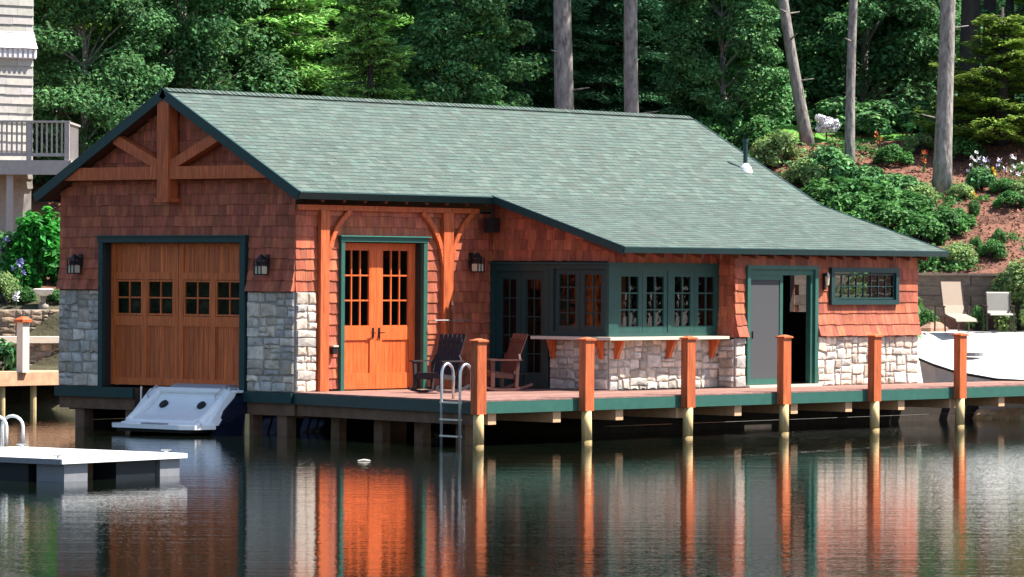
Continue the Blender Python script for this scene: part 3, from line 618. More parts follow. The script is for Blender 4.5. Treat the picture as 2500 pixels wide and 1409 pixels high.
# ================================================================== BOAT IN THE SLIP
boat = thing('motorboat', 'white and navy motorboat with its stern poking out under the garage door', 'boat', (1, 2.45, WZ))
mb = MB(); cv = 2.42
def ring(u, hb, zt, zk, hw):                           # half section points port..starboard
    return [(u, cv+hw, zt), (u, cv+hw*1.02, (zt+WZ)/2), (u, cv+hb, WZ), (u, cv, zk), (u, cv-hb, WZ), (u, cv-hw*1.02, (zt+WZ)/2), (u, cv-hw, zt)]
rs = [ring(-.95, 1.10, -.62, WZ-.25, 1.14), ring(-.3, 1.12, -.10, WZ-.3, 1.14), ring(1.5, 1.1, -.05, WZ-.35, 1.16), ring(4, .9, .0, WZ-.35, 1.08), ring(5.8, .4, .05, WZ-.2, .7), ring(6.8, .05, .1, WZ-.02, .06)]
base = len(mb.v)
for r in rs: mb.v += r
for i in range(len(rs)-1):
    for k in range(6): a = base+i*7+k; mb.f.append((a, a+1, a+8, a+7)); mb.t.append((1, 1, 1))
mb.build('hull', mt['navy'], boat)
mb = MB(); x = 1.1
pf = arc((-.30, -.02), (-.62, -.52), (-1.30, -.63), 12)
for (a, b), (c, d) in zip([(p.x, p.y) for p in map(Vector, pf)][:-1], [(p.x, p.y) for p in map(Vector, pf)][1:]): mb.hexa([(a, cv-1.0, b-.05), (a, cv+1.0, b-.05), (c, cv+1.0, d-.05), (c, cv-1.0, d-.05), (a, cv-1.0, b), (a, cv+1.0, b), (c, cv+1.0, d), (c, cv-1.0, d)])
for s in (-1, 1): mb.hexa([(-1.06, cv+s*1.02, -.66), (-.80, cv+s*1.02, -.66), (-.80, cv+s*1.17, -.66), (-1.06, cv+s*1.17, -.66), (-.42, cv+s*.93, .0), (-.2, cv+s*.93, .0), (-.2, cv+s*1.1, .0), (-.42, cv+s*1.1, .0)])
for s in (-1, 1): mb.box(-.3, 4, cv+s*1.02-.12, cv+s*1.02+.12, -.04, .01)
for s in (-1, 1): mb.tube([(-1.12, cv+s*.98, -.62), (-.72, cv+s*.97, -.36), (-.33, cv+s*.93, -.04)], [.08, .10, .08], 10)
mb.tube([(-.34, cv-.95, -.02), (-.34, cv+.95, -.02)], .06, 10); mb.hexa([(-1.22, cv-.9, -.65), (-1.22, cv+.9, -.65), (-.95, cv+.9, -.65), (-.95, cv-.9, -.65), (-1.16, cv-.85, -.57), (-1.16, cv+.85, -.57), (-.95, cv+.85, -.48), (-.95, cv-.85, -.48)])
tr = mb.build('transom', mt['white'], boat)
for s in (-1, 1):
    q = Vector((-.56, cv+s*.52+.05, -.30)); nn = Vector((-.72, 0, .69)).normalized(); mb = MB(); mb.tube([q-nn*.02, q+nn*.03], .095, 16); mb.tube([q+nn*.03, q+nn*.035], .06, 12); mb.build('exhaust_port', mt['black'], tr)
mb = MB()
pl = [(-.9, cv-1.2), (-.9, cv+1.2), (-1.36, cv+1.2), (-1.58, cv+.95), (-1.60, cv-.9), (-1.42, cv-1.15)]
n = len(mb.v); mb.v += [(a, b, -.65) for a, b in pl]+[(a, b, -.73) for a, b in pl]; k = len(pl); mb.f.append(tuple(range(n, n+k))); mb.t.append((1, 1, 1)); mb.f.append(tuple(range(n+k, n+2*k))); mb.t.append((1, 1, 1))
for i in range(k): mb.f.append((n+i, n+(i+1) % k, n+k+(i+1) % k, n+k+i)); mb.t.append((1, 1, 1))
sp = mb.build('swim_platform', mt['white'], boat)
mb = MB(); mb.box(-1.42, -.9, cv-1.0, cv+1.0, -.80, -.731); mb.build('rubber_lip', mt['black'], sp)
for yy in (-.93, .93): mb = MB(); mb.tube([(-.62, cv+yy, -.20), (-.66, cv+yy, -.10), (-.42, cv+yy, .06), (-.34, cv+yy, .02)], .018, 8); mb.build('grab_rail', mt['metal'], boat)
mb = MB(); mb.box(-1.45, -1.12, cv-.3, cv+.3, -.648, -.625); mb.build('step_pad', mt['cover'], sp)
mb = MB(); mb.hexa([(-.28, cv-.85, -.03), (3.5, cv-.85, -.03), (3.5, cv+.85, -.03), (-.28, cv+.85, -.03), (-.15, cv-.7, .1), (3.4, cv-.7, .1), (3.4, cv+.7, .1), (-.15, cv+.7, .1)]); mb.build('cockpit_cover', mt['cover'], boat)
mb = MB(); mb.tube([(-.35, cv-1.0, .01), (-.35, cv-1.0, .05), (-.1, cv-1.0, .05), (-.1, cv-1.0, .01)], .02, 8); mb.build('cleat', mt['metal'], boat)
mb = MB(); mb.tube([(-.05, 4.15, -.5), (-.05, 4.15, .02)], .025, 8); mb.build('lift_cable', mt['metal'], H_)

# ================================================================== FLOATING PLATFORM
def unz(px, py, z):
    X = (px-1250)*math.cos(ROLL)+(py-704.5)*math.sin(ROLL); Y = -(px-1250)*math.sin(ROLL)+(py-704.5)*math.cos(ROLL)
    d = fwd+rgt*X/FPX-upv*Y/FPX; t = (z-CAM.z)/d.z; return CAM+d*t
ZP = -.50
N = unz(152, 1121, ZP); Rr = unz(471, 1098, ZP); Ff = unz(130, 1081, ZP)
ax = Vector((math.cos(R(5)), math.sin(R(5)), 0)); ln = 2.8; ay = Vector((-ax.y, ax.x, 0)); wd = 3.5
flt = thing('swim_float', 'white floating swim platform on black and grey floats near the boathouse', 'floating platform', (N.x, N.y, WZ))
fp = frame((N.x, N.y, 0), ax, ay, (0, 0, 1))
mb = MB(); n = 24
for i in range(n): g = random.uniform(.96, 1.03); mb.fbox(fp, i*ln/n+.003, (i+1)*ln/n-.003, .0, wd, ZP-.03, ZP, (g, g, g))
mb.build('decking', mt['platform'], flt)
mb = MB(); mb.fbox(fp, -.03, ln+.03, -.03, 0, ZP-.075, ZP-.004); mb.build('edge_trim', mt['platform'], flt); mb = MB(); mb.fbox(fp, -.03, ln+.03, wd, wd+.03, ZP-.075, ZP-.004); mb.build('edge_trim', mt['platform'], flt)
mb = MB(); mb.fbox(fp, -.03, 0, 0, wd, ZP-.085, ZP-.004); mb.build('edge_trim', mt['greyedge'], flt); mb = MB(); mb.fbox(fp, ln, ln+.03, 0, wd, ZP-.085, ZP-.004); mb.build('edge_trim', mt['greyedge'], flt)

def fl(h0, h1, d0, d1, m, nm='float_drum'):
    mb = MB(); mb.fbox(fp, h0, h1, d0, d1, -1.1, ZP-.085); mb.build(nm, m, flt)
fl(.10, .62, .05, .6, mt['greyedge']); fl(2.28, 2.74, .05, .6, mt['greyedge']); fl(.75, 1.25, .5, 1.0, mt['oldwood'], 'timber_block'); fl(1.3, 2.2, .08, .9, mt['floatblack']); fl(.08, .9, .75, 1.9, mt['floatblack']); fl(.08, .5, 2.0, 2.35, mt['greyedge']); fl(.08, .9, 2.45, 3.4, mt['floatblack']); fl(1.7, 2.7, 2.4, 3.3, mt['floatblack'])
LA, LB = unz(16, 1089, ZP), unz(56, 1088, ZP)
l2 = thing('float_ladder', 'white hooped ladder rails standing on the far side of the swim float', 'ladder', tuple(LA))
back = Vector((-.12, .5, 0)).normalized()
for q in (LA, LB):
    mb = MB(); pts = [q+Vector((0, 0, .004))]+[q+back*(.2-.2*math.cos(math.pi*t/8))+Vector((0, 0, .30+.17*math.sin(math.pi*t/8))) for t in range(0, 9)]+[q+back*.4-Vector((0, 0, .5))]
    mb.tube(pts, .026, 10); mb.build('rail', mt['white'], l2, True)
for z in (-.1, -.33): mb = MB(); mb.bar(LA+back*.4+Vector((0, 0, z)), LB+back*.4+Vector((0, 0, z)), .09, .03); mb.build('rung', mt['white'], l2)
for h_, d_ in ((.15, .2), (2.6, .2), (2.6, 3.2)): mb = MB(); mb.fbox(fp, h_-.03, h_+.03, d_-.02, d_+.02, ZP, ZP+.04); mb.fbox(fp, h_-.11, h_+.11, d_-.015, d_+.015, ZP+.04, ZP+.06); mb.build('cleat', mt['metal'], flt)
mb = MB(); q = unz(889, 1126, WZ); mb.tube([(q.x-.08, q.y+.07, WZ+.008), (q.x, q.y, WZ+.016), (q.x+.08, q.y-.07, WZ+.008)], [.008, .02, .008], 8); tag(mb.build('drifting_leaf', mt['cream']), 'pale scrap floating on the open water before the dock', 'leaf')

# ================================================================== LEFT SHORE
nd = thing('side_dock', 'tan boarded dock on pale pilings left of the boathouse', 'dock', tuple(DL(92, -12)))
HD = Vector((1, 0, 0)); DO = DL(92, -11.4); fl_ = frame(DO, HD, (0, 1, 0), Z)
def zf(*a): return (a[0], a[1], a[2])
mb = MB(); x = -12.0
while x < 4.0: g = random.uniform(.85, 1.12); mb.fbox(fl_, x, x+.135, .0, 2.2, -.03, .005, (g, g, g)); x += .142
mb.build('deck_boards', mt['tandeck'], nd); mb = MB(); mb.fbox(fl_, -12, 4.0, -.05, -.004, -.29, 0.0, (1.15, 1.1, 1.05)); mb.fbox(fl_, 4.0, 4.05, -.05, 2.2, -.29, 0.0); mb.build('fascia', mt['tandeck'], nd)
for x, y in ((.1, .15), (1.05, .15), (-3.0, .15), (-6, .15), (.1, 2), (1.05, 2)): mb = MB(); p = fl_(x, y, 0); mb.tube([(p.x, p.y, -3), (p.x, p.y, -.032)], .075, 10); mb.build('piling', mt['treated'], nd)
x = lat(57, 92.4); p = DL(92.4, x)
fp0 = thing('fence_post', 'cream square post with an orange cap on the side dock', 'post', (p.x, p.y, .005))
ff = frame(p, (1, 0, 0), (0, 1, 0), Z)
mb = MB(); mb.fbox(ff, -.10, .10, -.10, .10, .006, 1.14); mb.build('shaft', mt['cream'], fp0)
mb = MB(); mb.fbox(ff, -.15, .15, -.15, .15, 1.14, 1.20); mb.hexa([ff(a, b, 1.2) for a, b in ((-.15, -.15), (.15, -.15), (.15, .15), (-.15, .15))]+[ff(a, b, 1.27) for a, b in ((-.03, -.03), (.03, -.03), (.03, .03), (-.03, .03))]); mb.build('post_cap', mt['cedar'], fp0)
def rockwall(name, label, D, x0, x1, z0, z1, seed, cap=None, sz=.22, warm=.04):
    t = thing(name, label, 'wall', tuple(DL(D, (x0+x1)/2, z0))); A_ = R(20); xm = -11.3; H2 = RH*math.cos(A_)+FH*math.sin(A_); fr0 = frame(DL(D, xm), H2, Z, -FH*math.cos(A_)+RH*math.sin(A_)); fr = lambda h, s_, d: fr0(h-xm, s_, d)
    mb = MB(); stones(mb, fr, x0, x1, z0, z1, seed, sz=sz, asp=1.9, warm=warm); o = mb.build('stone_face', mt['rock'], t)
    mb = MB(); mb.fbox(fr, x0, x1, z0-.2, z1, -.35, .015); mb.build('backing', mt['mortar'], t)
    if cap: mb = MB(); mb.fbox(fr, x0-.02, x1, z1, z1+.15, -.5, .12); mb.build('cap', mt['cream'], t)
    return t
rockwall('stone_wall', 'low dark stone seawall with a cream coping along the left bank', 95.3, -15, -8.5, -.1, .62, 41, cap=True)
rockwall('stone_wall', 'upper dry stone garden wall behind the cream coping', 97.0, -15, -8.5, .55, 1.38, 42, sz=.16, warm=.1)
# bird bath
p = DL(97.6, lat(106, 97.6)); gz = ground(97.6, lat(106, 97.6))
bb = thing('bird_bath', 'carved stone bird bath in the left garden', 'bird bath', (p.x, p.y, gz)); 
mb = MB(); mb.tube([p+Vector((0, 0, z)) for z in (gz-.05, gz+.06, gz+.08, gz+.15, gz+.27)], [.13, .12, .06, .05, .08], 12); mb.build('pedestal', mt['rock'], bb, True)
mb = MB(); mb.tube([p+Vector((0, 0, z)) for z in (gz+.27, gz+.32, gz+.43, gz+.45)], [.08, .2, .26, .2], 16); mb.build('basin', mt['white'] and mat('pale_cast_stone', (.55, .52, .48), .9, .25, 9, .02, 10), bb)
# --- neighbour house
HA = R(38); hp = DL(105, lat(77, 105)); Hd = (-RH*math.cos(HA)-FH*math.sin(HA)); Nn = (-FH*math.cos(HA)+RH*math.sin(HA))
hs = thing('neighbour_house', 'grey shingled house with a flared white band and raised deck behind the left garden', 'house', (hp.x, hp.y, 3))
fh = frame(hp, Hd, Z, Nn)
mb = MB(); mb.fbox(fh, .02, 9, 2.0, 14, -7, -.01); mb.build('wall', mt['siding'], hs)
def stt(rn): g = rn.uniform(.86, 1.1); return (g, g*rn.uniform(.97, 1.03), g*rn.uniform(.96, 1.05))
mb = MB(); o_ = dict(e=.24, wmin=.3, wmax=.9, tk=.035, tints=stt)
shingles(mb, fh, 0, 9, 4.4, 7.75, seed=51, **o_); shingles(mb, fh, 0, 9, 8.35, 12.6, seed=52, **o_); mb.build('shingle_siding', mt['siding'], hs)
mb = MB(); shingles(mb, fh, 0, 9, 7.98, 8.4, flare=.22, e=.2, wmin=.3, wmax=.6, tints=stt, seed=53); mb.fbox(fh, -.02, 9, 7.72, 7.97, 0, .12)
x = .0
while x < 8.9: mb.fbox(fh, x, x+.07, 7.74, 7.96, .12, .19); x += .15
mb.build('flared_band', mt['housewhite'], hs)
mb = MB(); mb.hexa([fh(-.6, 12.6, .6), fh(9.6, 12.6, .6), fh(9.6, 12.6, -7.6), fh(-.6, 12.6, -7.6), fh(-.6, 15.5, -3.4), fh(9.6, 15.5, -3.4), fh(9.6, 15.5, -3.6), fh(-.6, 15.5, -3.6)]); mb.build('roof', mt['roof'], hs)
fk = frame(DL(102.3, 0), RH, FH, Z); xr = lat(168, 102.3); dk = thing('x', 'x', 'x') if False else None
mb = MB(); mb.fbox(fk, -22, xr, 0, 2.6, 4.93, 5.06); mb.fbox(fk, -22, xr-.02, -.04, -.002, 4.70, 5.06); mb.fbox(fk, xr, xr+.04, -.04, 2.6, 4.70, 5.06); rd = mb.build('raised_deck', mt['railing'], hs)
mb = MB()
for x in (xr-.07, xr-1.02, xr-2.6): mb.fbox(fk, x-.06, x+.06, .0, .12, 5.06, 6.02)
mb.fbox(fk, -22, xr, -.01, .13, 6.0, 6.05); mb.fbox(fk, -22, xr-.1, .03, .09, 5.16, 5.24); mb.fbox(fk, xr-.12, xr, .1, 2.6, 5.98, 6.03)
x = xr-.2
while x > -16: mb.fbox(fk, x-.022, x+.022, .04, .08, 5.24, 6.0); x -= .125
y = .25
while y < 2.5: mb.fbox(fk, xr-.08, xr-.04, y, y+.04, 5.06, 5.98); y += .125
mb.build('railing', mt['railing'], rd)
for x in (lat(22, 102.4), lat(22, 102.4)-3): mb = MB(); mb.fbox(fk, x-.08, x+.08, .1, .26, 2.2, 4.925); mb.build('support_post', mt['railing'], rd)
# ================================================================== RIGHT SHORE
rw = thing('retaining_wall', 'low weathered timber retaining wall below the mulched slope', 'wall', tuple(DL(100, 12, 1)))
fw = frame(DL(100.0, 0), RH, Z, -FH); mb = MB()
for i in range(6):
    x = 7.0-(.6 if i % 2 else 0)
    while x < 22: g = random.uniform(.75, 1.2); mb.fbox(fw, x, x+2.38, .85+i*.245, .85+i*.245+.238, -.35, random.uniform(0, .02), (g, g, g)); x += 2.4
mb.build('timbers', mt['concrete'], rw); mb = MB(); mb.fbox(fw, 6.4, 22, 2.322, 2.38, -.4, .06); mb.build('cap', mt['treated'] and mat('wall_cap', (.34, .25, .19), .9, .2, 5), rw)
def sling(name, label, D, px, rz, m, low):
    L_ = lat(px, D); p = DL(D, L_, ground(D, L_)+.03); t = thing(name, label, 'chair', (0, 0, 0), 'sling chairs by the retaining wall')
    if low: prof = [(-.02, 1.18), (-.0, 1.1), (.12, .62), (.22, .42), (.35, .38), (.75, .30), (.80, .24)]
    else: prof = [(-.16, .93), (-.10, .90), (.0, .48), (.08, .42), (.45, .42), (.50, .38)]
    w_ = .27; mb = MB()
    for i in range(len(prof)-1):
        (a, b), (c, d) = prof[i], prof[i+1]; mb.hexa([(-w_, -a, b), (w_, -a, b), (w_, -c, d), (-w_, -c, d), (-w_, -a, b+.015), (w_, -a, b+.015), (w_, -c, d+.015), (-w_, -c, d+.015)])
    mb.build('sling', m, t)
    for s in (-1, 1):
        mb = MB(); mb.tube([Vector((s*(w_+.015), -a, b)) for a, b in prof], .018, 6); mb.build('side_rail', mt['bronze'], t)
        mb = MB(); mb.bar((s*.33, .25, .62), (s*.33, -.3, .60), .05, .03); mb.build('armrest', mt['bronze'], t)
        for y in (-.32, .22): mb = MB(); mb.bar((s*.32, y, 0), (s*.33, y*.8, .60), .03, .03); mb.build('leg', mt['bronze'], t)
    t.location = p; t.rotation_euler = (0, 0, rz); return t
va = math.atan2(FH.y, FH.x)-math.pi/2
sling('lounge_chair', 'tan high backed sling lounge chair by the timber retaining wall', 98.3, 2322, va+R(22), mt['fabric'], True)
sling('patio_chair', 'grey sling patio chair with lower back at the right edge', 98.6, 2438, va+R(3), mt['fabricgrey'], False)
# white boat behind the dock
cxb = frame(DL(91.9, lat(2246, 91.9)), (RH*.985-FH*.17).normalized(), (FH*.985+RH*.17).normalized(), Z)
rb = thing('runabout', 'white runabout with rounded foredeck moored behind the right end of the dock', 'boat', tuple(cxb(3, 0, WZ)))
st_ = [(0, .04, .46, -.55), (.35, .45, .34, -.85), (.9, .78, .18, -1.05), (1.8, 1.02, .04, -1.1), (3.2, 1.12, -.02, -1.1), (6.0, 1.1, -.05, -1.1)]
mb = MB()
for x, hw, zg, zk in st_:
    for (a, b) in ((-1, zg), (-1.0, zg-.12), (-.86, -.45), (-.7, -.85), (0, zk), (.7, -.85), (.86, -.45), (1.0, zg-.12), (1, zg)): mb.v.append(tuple(cxb(x+(.25*(1-(b+1)/1.4) if x < .5 else 0), a*hw, b)))
for i in range(len(st_)-1):
    for k in range(8): a = i*9+k; mb.f.append((a, a+1, a+10, a+9)); mb.t.append((1, 1, 1))
mb.f.append(tuple(45+k for k in range(9))); mb.t.append((1, 1, 1)); mb.build('hull', mat('white_hull_shade', (.68, .72, .78), .3, .1, 4), rb)  # white hull tinted blue-grey: shade of its side put into the colour
mb = MB(); nn_ = 9
for x, hw, zg, zk in st_:
    for k in range(nn_): a = -1+2*k/(nn_-1); mb.v.append(tuple(cxb(x-.03, a*(hw+.04), zg+.42*min(1, x/1.2)*(1-a*a)+.012)))
for i in range(len(st_)-1):
    for k in range(nn_-1): a = i*nn_+k; mb.f.append((a, a+1, a+nn_+1, a+nn_)); mb.t.append((1, 1, 1))
dkk = mb.build('foredeck', mt['white'], rb, True)
mb = MB(); ps = [cxb(1.15+.28*math.cos(a), .25*math.sin(a)-.1, .60) for a in [i*math.pi/8 for i in range(16)]]; n = 0
mb.poly(ps); mb.poly([p-Vector((0, 0, .08)) for p in ps])
for i in range(16): mb.poly([ps[i], ps[(i+1) % 16], ps[(i+1) % 16]-Vector((0, 0, .08)), ps[i]-Vector((0, 0, .08))])
mb.build('hatch', mt['greyedge'], rb)
mb = MB(); mb.tube([cxb(x-.02, -(hw+.045), zg-.01) for x, hw, zg, zk in st_], .03, 8); mb.build('rub_rail', mt['black'], rb)
def boulder(px, D, r, label, grp, m=None, z=None, sq=.6, seed=0):
    rn = random.Random(seed+int(px)); L_ = lat(px, D); p = DL(D, L_, (ground(D, L_) if z is None else z)); mb = MB(); n = 10
    for i in range(6):
        ph = -math.pi/2+math.pi*i/5
        for k in range(n):
            th = 2*math.pi*k/n; q = r*(1+rn.uniform(-.16, .16)); mb.v.append((p.x+q*math.cos(ph)*math.cos(th), p.y+q*math.cos(ph)*math.sin(th), p.z+q*sq*math.sin(ph)))
    for i in range(5):
        for k in range(n): mb.f.append((i*n+k, i*n+(k+1) % n, (i+1)*n+(k+1) % n, (i+1)*n+k)); mb.t.append((1, 1, 1))
    tag(mb.build('boulder', m or mt['rock'], smooth=False), label, 'rock', grp)
tan = mat('tan_boulder', (.55, .42, .26), .85, .2, 5, .02, 8)
for i, (px, r) in enumerate(((2405, .26), (2432, .22), (2462, .3), (2492, .34))): boulder(px, 90.6, r, 'tan rock at the waterline seen under the right end of the dock', 'rocks under the dock end', tan, WZ+.05)
boulder(2058, 90.5, .14, 'small lone pale rock in the dark under the middle of the dock', None, tan, WZ+.05)
boulder(2272, 99.2, .45, 'flat tan boulder beside the low timber wall and the boathouse corner', None, mat('reddish_rock', (.36, .21, .15), .9, .2, 5, .02, 8), None, .55)

# ================================================================== VEGETATION
def leafmesh(name, P_, S_, N_, T_, m, fold=.25, asp=.55, A_=None, rng=None):
    """diamond leaves: centres P, half length S, normals N, tints T, optional long axis A"""
    n = len(P_); N_ = N_/np.linalg.norm(N_, axis=1, keepdims=True)
    A = A_ if A_ is not None else rng.normal(size=(n, 3)); A = A-N_*(A*N_).sum(1, keepdims=True); A /= np.linalg.norm(A, axis=1, keepdims=True)+1e-9
    B = np.cross(N_, A); s = S_[:, None]
    v = np.stack([P_-A*s, P_+B*s*asp+N_*s*fold, P_+A*s, P_-B*s*asp+N_*s*fold], 1).reshape(-1, 3)
    idx = (np.arange(n)*4)[:, None]+np.array([0, 1, 2, 0, 2, 3])[None]
    me = bpy.data.meshes.new(name); me.vertices.add(n*4); me.vertices.foreach_set('co', v.astype(np.float32).ravel())
    me.loops.add(n*6); me.loops.foreach_set('vertex_index', idx.astype(np.int32).ravel()); me.polygons.add(n*2)
    me.polygons.foreach_set('loop_start', (np.arange(n*2)*3).astype(np.int32)); me.polygons.foreach_set('loop_total', np.full(n*2, 3, np.int32))
    at = me.attributes.new('tint', 'FLOAT_COLOR', 'FACE'); c = np.ones((n, 4), np.float32); c[:, :3] = T_; at.data.foreach_set('color', np.repeat(c, 2, 0).ravel())
    me.update(calc_edges=True); me.materials.append(m); return me
def tintrand(rng, n, lo=.55, hi=1.5):
    g = rng.uniform(lo, hi, n)[:, None]; h = rng.uniform(-.12, .12, n)[:, None]; return np.clip(g*np.hstack([1+h*1.5, np.ones((n, 1)), 1-h]), 0, 3)
def objof(name, me, parent=None, loc=None):
    o = bpy.data.objects.new(name, me); col.objects.link(o)
    if parent: o.parent = parent
    if loc is not None: o.location = loc
    return o
def broad(H, rad, z0, m, nclu, nleaf, ls, seed, trunk_r=.2, bark='bark', lean=(0, 0)):
    rng = np.random.default_rng(seed); root = thing('tree', 'x', 'tree')
    mb = MB(); tp = [Vector((lean[0]*t+.15*math.sin(t*3+seed), lean[1]*t+.12*math.cos(t*4+seed)-.12, -.3+H*.9*t)) for t in [i/9 for i in range(10)]]
    mb.tube(tp, [trunk_r*(1-.85*i/9)+(.08 if i == 0 else 0) for i in range(10)], 10)
    C = []
    for i in range(nclu):
        z = z0+(H-z0)*rng.random()**.9; q = (z-z0)/(H-z0); rr = rad*math.sqrt(max(.05, 1-(abs(q-.4)/.68)**2.2)); a = rng.random()*6.283; r = rr*(.35+.65*rng.random()**.5)
        C.append((lean[0]*z/H+r*math.cos(a), lean[1]*z/H+r*math.sin(a), z))
    for c in C[::2]:
        k = min(8, max(0, int((c[2]-1.0)/(H*.9)*9))); b = tp[k]; mid = (b+Vector(c))/2+Vector((0, 0, .2)); mb.tube([b, mid, Vector(c)], [.06, .035, .012], 5, False)
    mb.build('trunk', mt[bark], root, True)
    C = np.array(C); per = nleaf//nclu; cr = rad*rng.uniform(.16, .36, nclu)
    ci = np.repeat(np.arange(nclu), per); n = len(ci); d = rng.normal(size=(n, 3)); d /= np.linalg.norm(d, axis=1, keepdims=True)
    r_ = cr[ci][:, None]*(rng.random((n, 1))**.45); Pp = C[ci]+d*r_*np.array([1.15, 1.15, .62])
    Nn_ = d*.6+np.array([0, 0, .8])+rng.normal(size=(n, 3))*.5
    ct_ = rng.uniform(.7, 1.3, nclu)[ci][:, None]
    objof('crown', leafmesh('crown', Pp, ls*rng.uniform(.6, 1.25, n), Nn_, tintrand(rng, n)*ct_, m, rng=rng), root)
    return root
def conifer(H, rad, z0, m, mtip, seed, ls=.13, droop=.25, tip=1.6, dens=1.0, trunk_r=.22):
    rng = np.random.default_rng(seed); root = thing('tree', 'x', 'tree'); mb = MB(); mb.tube([(0, 0, -.3), (.05, 0, H*.5), (0, .05, H)], [trunk_r*1.15, trunk_r*.7, .03], 10)
    Ps, Ns, As, Ts, Ss = [], [], [], [], []; z = z0
    while z < H-.4:
        q = (z-z0)/(H-z0); ln = rad*(1-q)**.8*rng.uniform(.75, 1.12)+.3
        for b in range(5):
            az = rng.random()*6.283; L_ = ln*rng.uniform(.65, 1.1); zz = z+rng.uniform(-.25, .25); dr = droop*rng.uniform(.3, 1.5)
            dirv = np.array([math.cos(az), math.sin(az), 0]); side = np.array([-math.sin(az), math.cos(az), 0])
            n = int(170*dens*L_/2.5); t = rng.random(n)**.7; t = .12+.88*t
            wdt = .42*L_**.6*np.sin(np.clip(t, 0, 1)*2.6)+.06
            lt = rng.uniform(-1, 1, n); lt = np.sign(lt)*np.abs(lt)**.8
            zc = -dr*(t*L_)**1.4*.35+.18*(t**4)*L_*.4
            P_ = np.outer(t*L_, dirv)+np.outer(lt*wdt, side); P_[:, 2] += zz+zc-np.abs(lt)*wdt*.35+rng.normal(size=n)*.05
            Ps.append(P_); Ns.append(np.tile([0, 0, 1.0], (n, 1))+rng.normal(size=(n, 3))*.35)
            As.append(dirv*.8+np.outer(lt*1.2, side)+rng.normal(size=(n, 3))*.25-np.array([0, 0, .15]))
            g = np.where((t > .8) | (np.abs(lt) > .85), tip, 1.0)*rng.uniform(.8, 1.15)
            Ts.append(tintrand(rng, n, .6, 1.3)*g[:, None]); Ss.append(ls*rng.uniform(.6, 1.2, n))
            if b < 3: mb.tube([(0, 0, zz), tuple(dirv*L_*.5+np.array([0, 0, zz-dr*(.5*L_)**1.4*.35])), tuple(dirv*L_*.9+np.array([0, 0, zz-dr*(.9*L_)**1.4*.35]))], [.04, .025, .01], 5, False)
        z += .27
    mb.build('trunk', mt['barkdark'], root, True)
    objof('crown', leafmesh('crown', np.vstack(Ps), np.concatenate(Ss), np.vstack(Ns), np.vstack(Ts), m, asp=.32, fold=.1, A_=np.vstack(As), rng=rng), root)
    return root
def shrubproto(m, n, ls, seed, up=.8, zs=1):
    rng = np.random.default_rng(seed); root = thing('shrub', 'x', 'shrub'); nc = 26
    a = rng.random(nc)*6.283; ph = np.arccos(rng.random(nc)); C = np.stack([np.cos(a)*np.sin(ph)*.72, np.sin(a)*np.sin(ph)*.72, np.cos(ph)*.7+.1], 1)
    ci = rng.integers(0, nc, n); d = rng.normal(size=(n, 3)); d /= np.linalg.norm(d, axis=1, keepdims=True); cr = rng.uniform(.18, .34, nc)
    P_ = C[ci]+d*cr[ci][:, None]*(rng.random((n, 1))**.4); P_[:, 2] = np.abs(P_[:, 2])*zs; C = C*np.array([1, 1, zs]); Nn_ = d*.7+np.array([0, 0, up])+rng.normal(size=(n, 3))*.45
    me = leafmesh('foliage', P_, ls*rng.uniform(.6, 1.25, n), Nn_, tintrand(rng, n)*rng.uniform(.75, 1.25, nc)[ci][:, None], m, rng=rng)
    mb = MB()
    for c in C[::2]: mb.tube([(0, 0, -.15), (c[0]*.4, c[1]*.4, c[2]*.5), tuple(c)], [.03, .02, .008], 5, False)
    mb.build('stem', mt['barkdark'], root); objof('foliage', me, root); return root
used = {}
def place(proto, name, label, cat, px, D, s, rz=None, group=None, sz=None, dz=0):
    k = proto.name
    o = proto if not used.get(id(proto)) else copy_tree(proto); used[id(proto)] = 1
    o.name = name; L_ = lat(px, D); o.location = DL(D, L_, ground(D, L_)+dz); o.rotation_euler = (0, 0, random.random()*6.28 if rz is None else rz)
    o.scale = (s, s, sz or s); o['label'] = label; o['category'] = cat
    if group: o['group'] = group
    elif 'group' in o: del o['group']
    return o
pr = dict(
 decA=broad(11, 3.6, .3, LC['dec'], 120, 52000, .115, 1), decB=broad(10, 3.4, .2, LC['rho'], 110, 46000, .13, 2), decL=broad(9, 2.6, .3, LC['decl'], 80, 26000, .11, 3),
 conA=conifer(13, 3.6, .3, LC['conl'], None, 4, tip=1.9, dens=1.5), conB=conifer(14, 3.9, .5, LC['con'], None, 5, ls=.12, droop=.5, tip=1.35, dens=1.6),
 yel=conifer(6.5, 2.6, .2, LC['yel'], None, 6, ls=.12, droop=-.25, tip=1.2, dens=1.8))
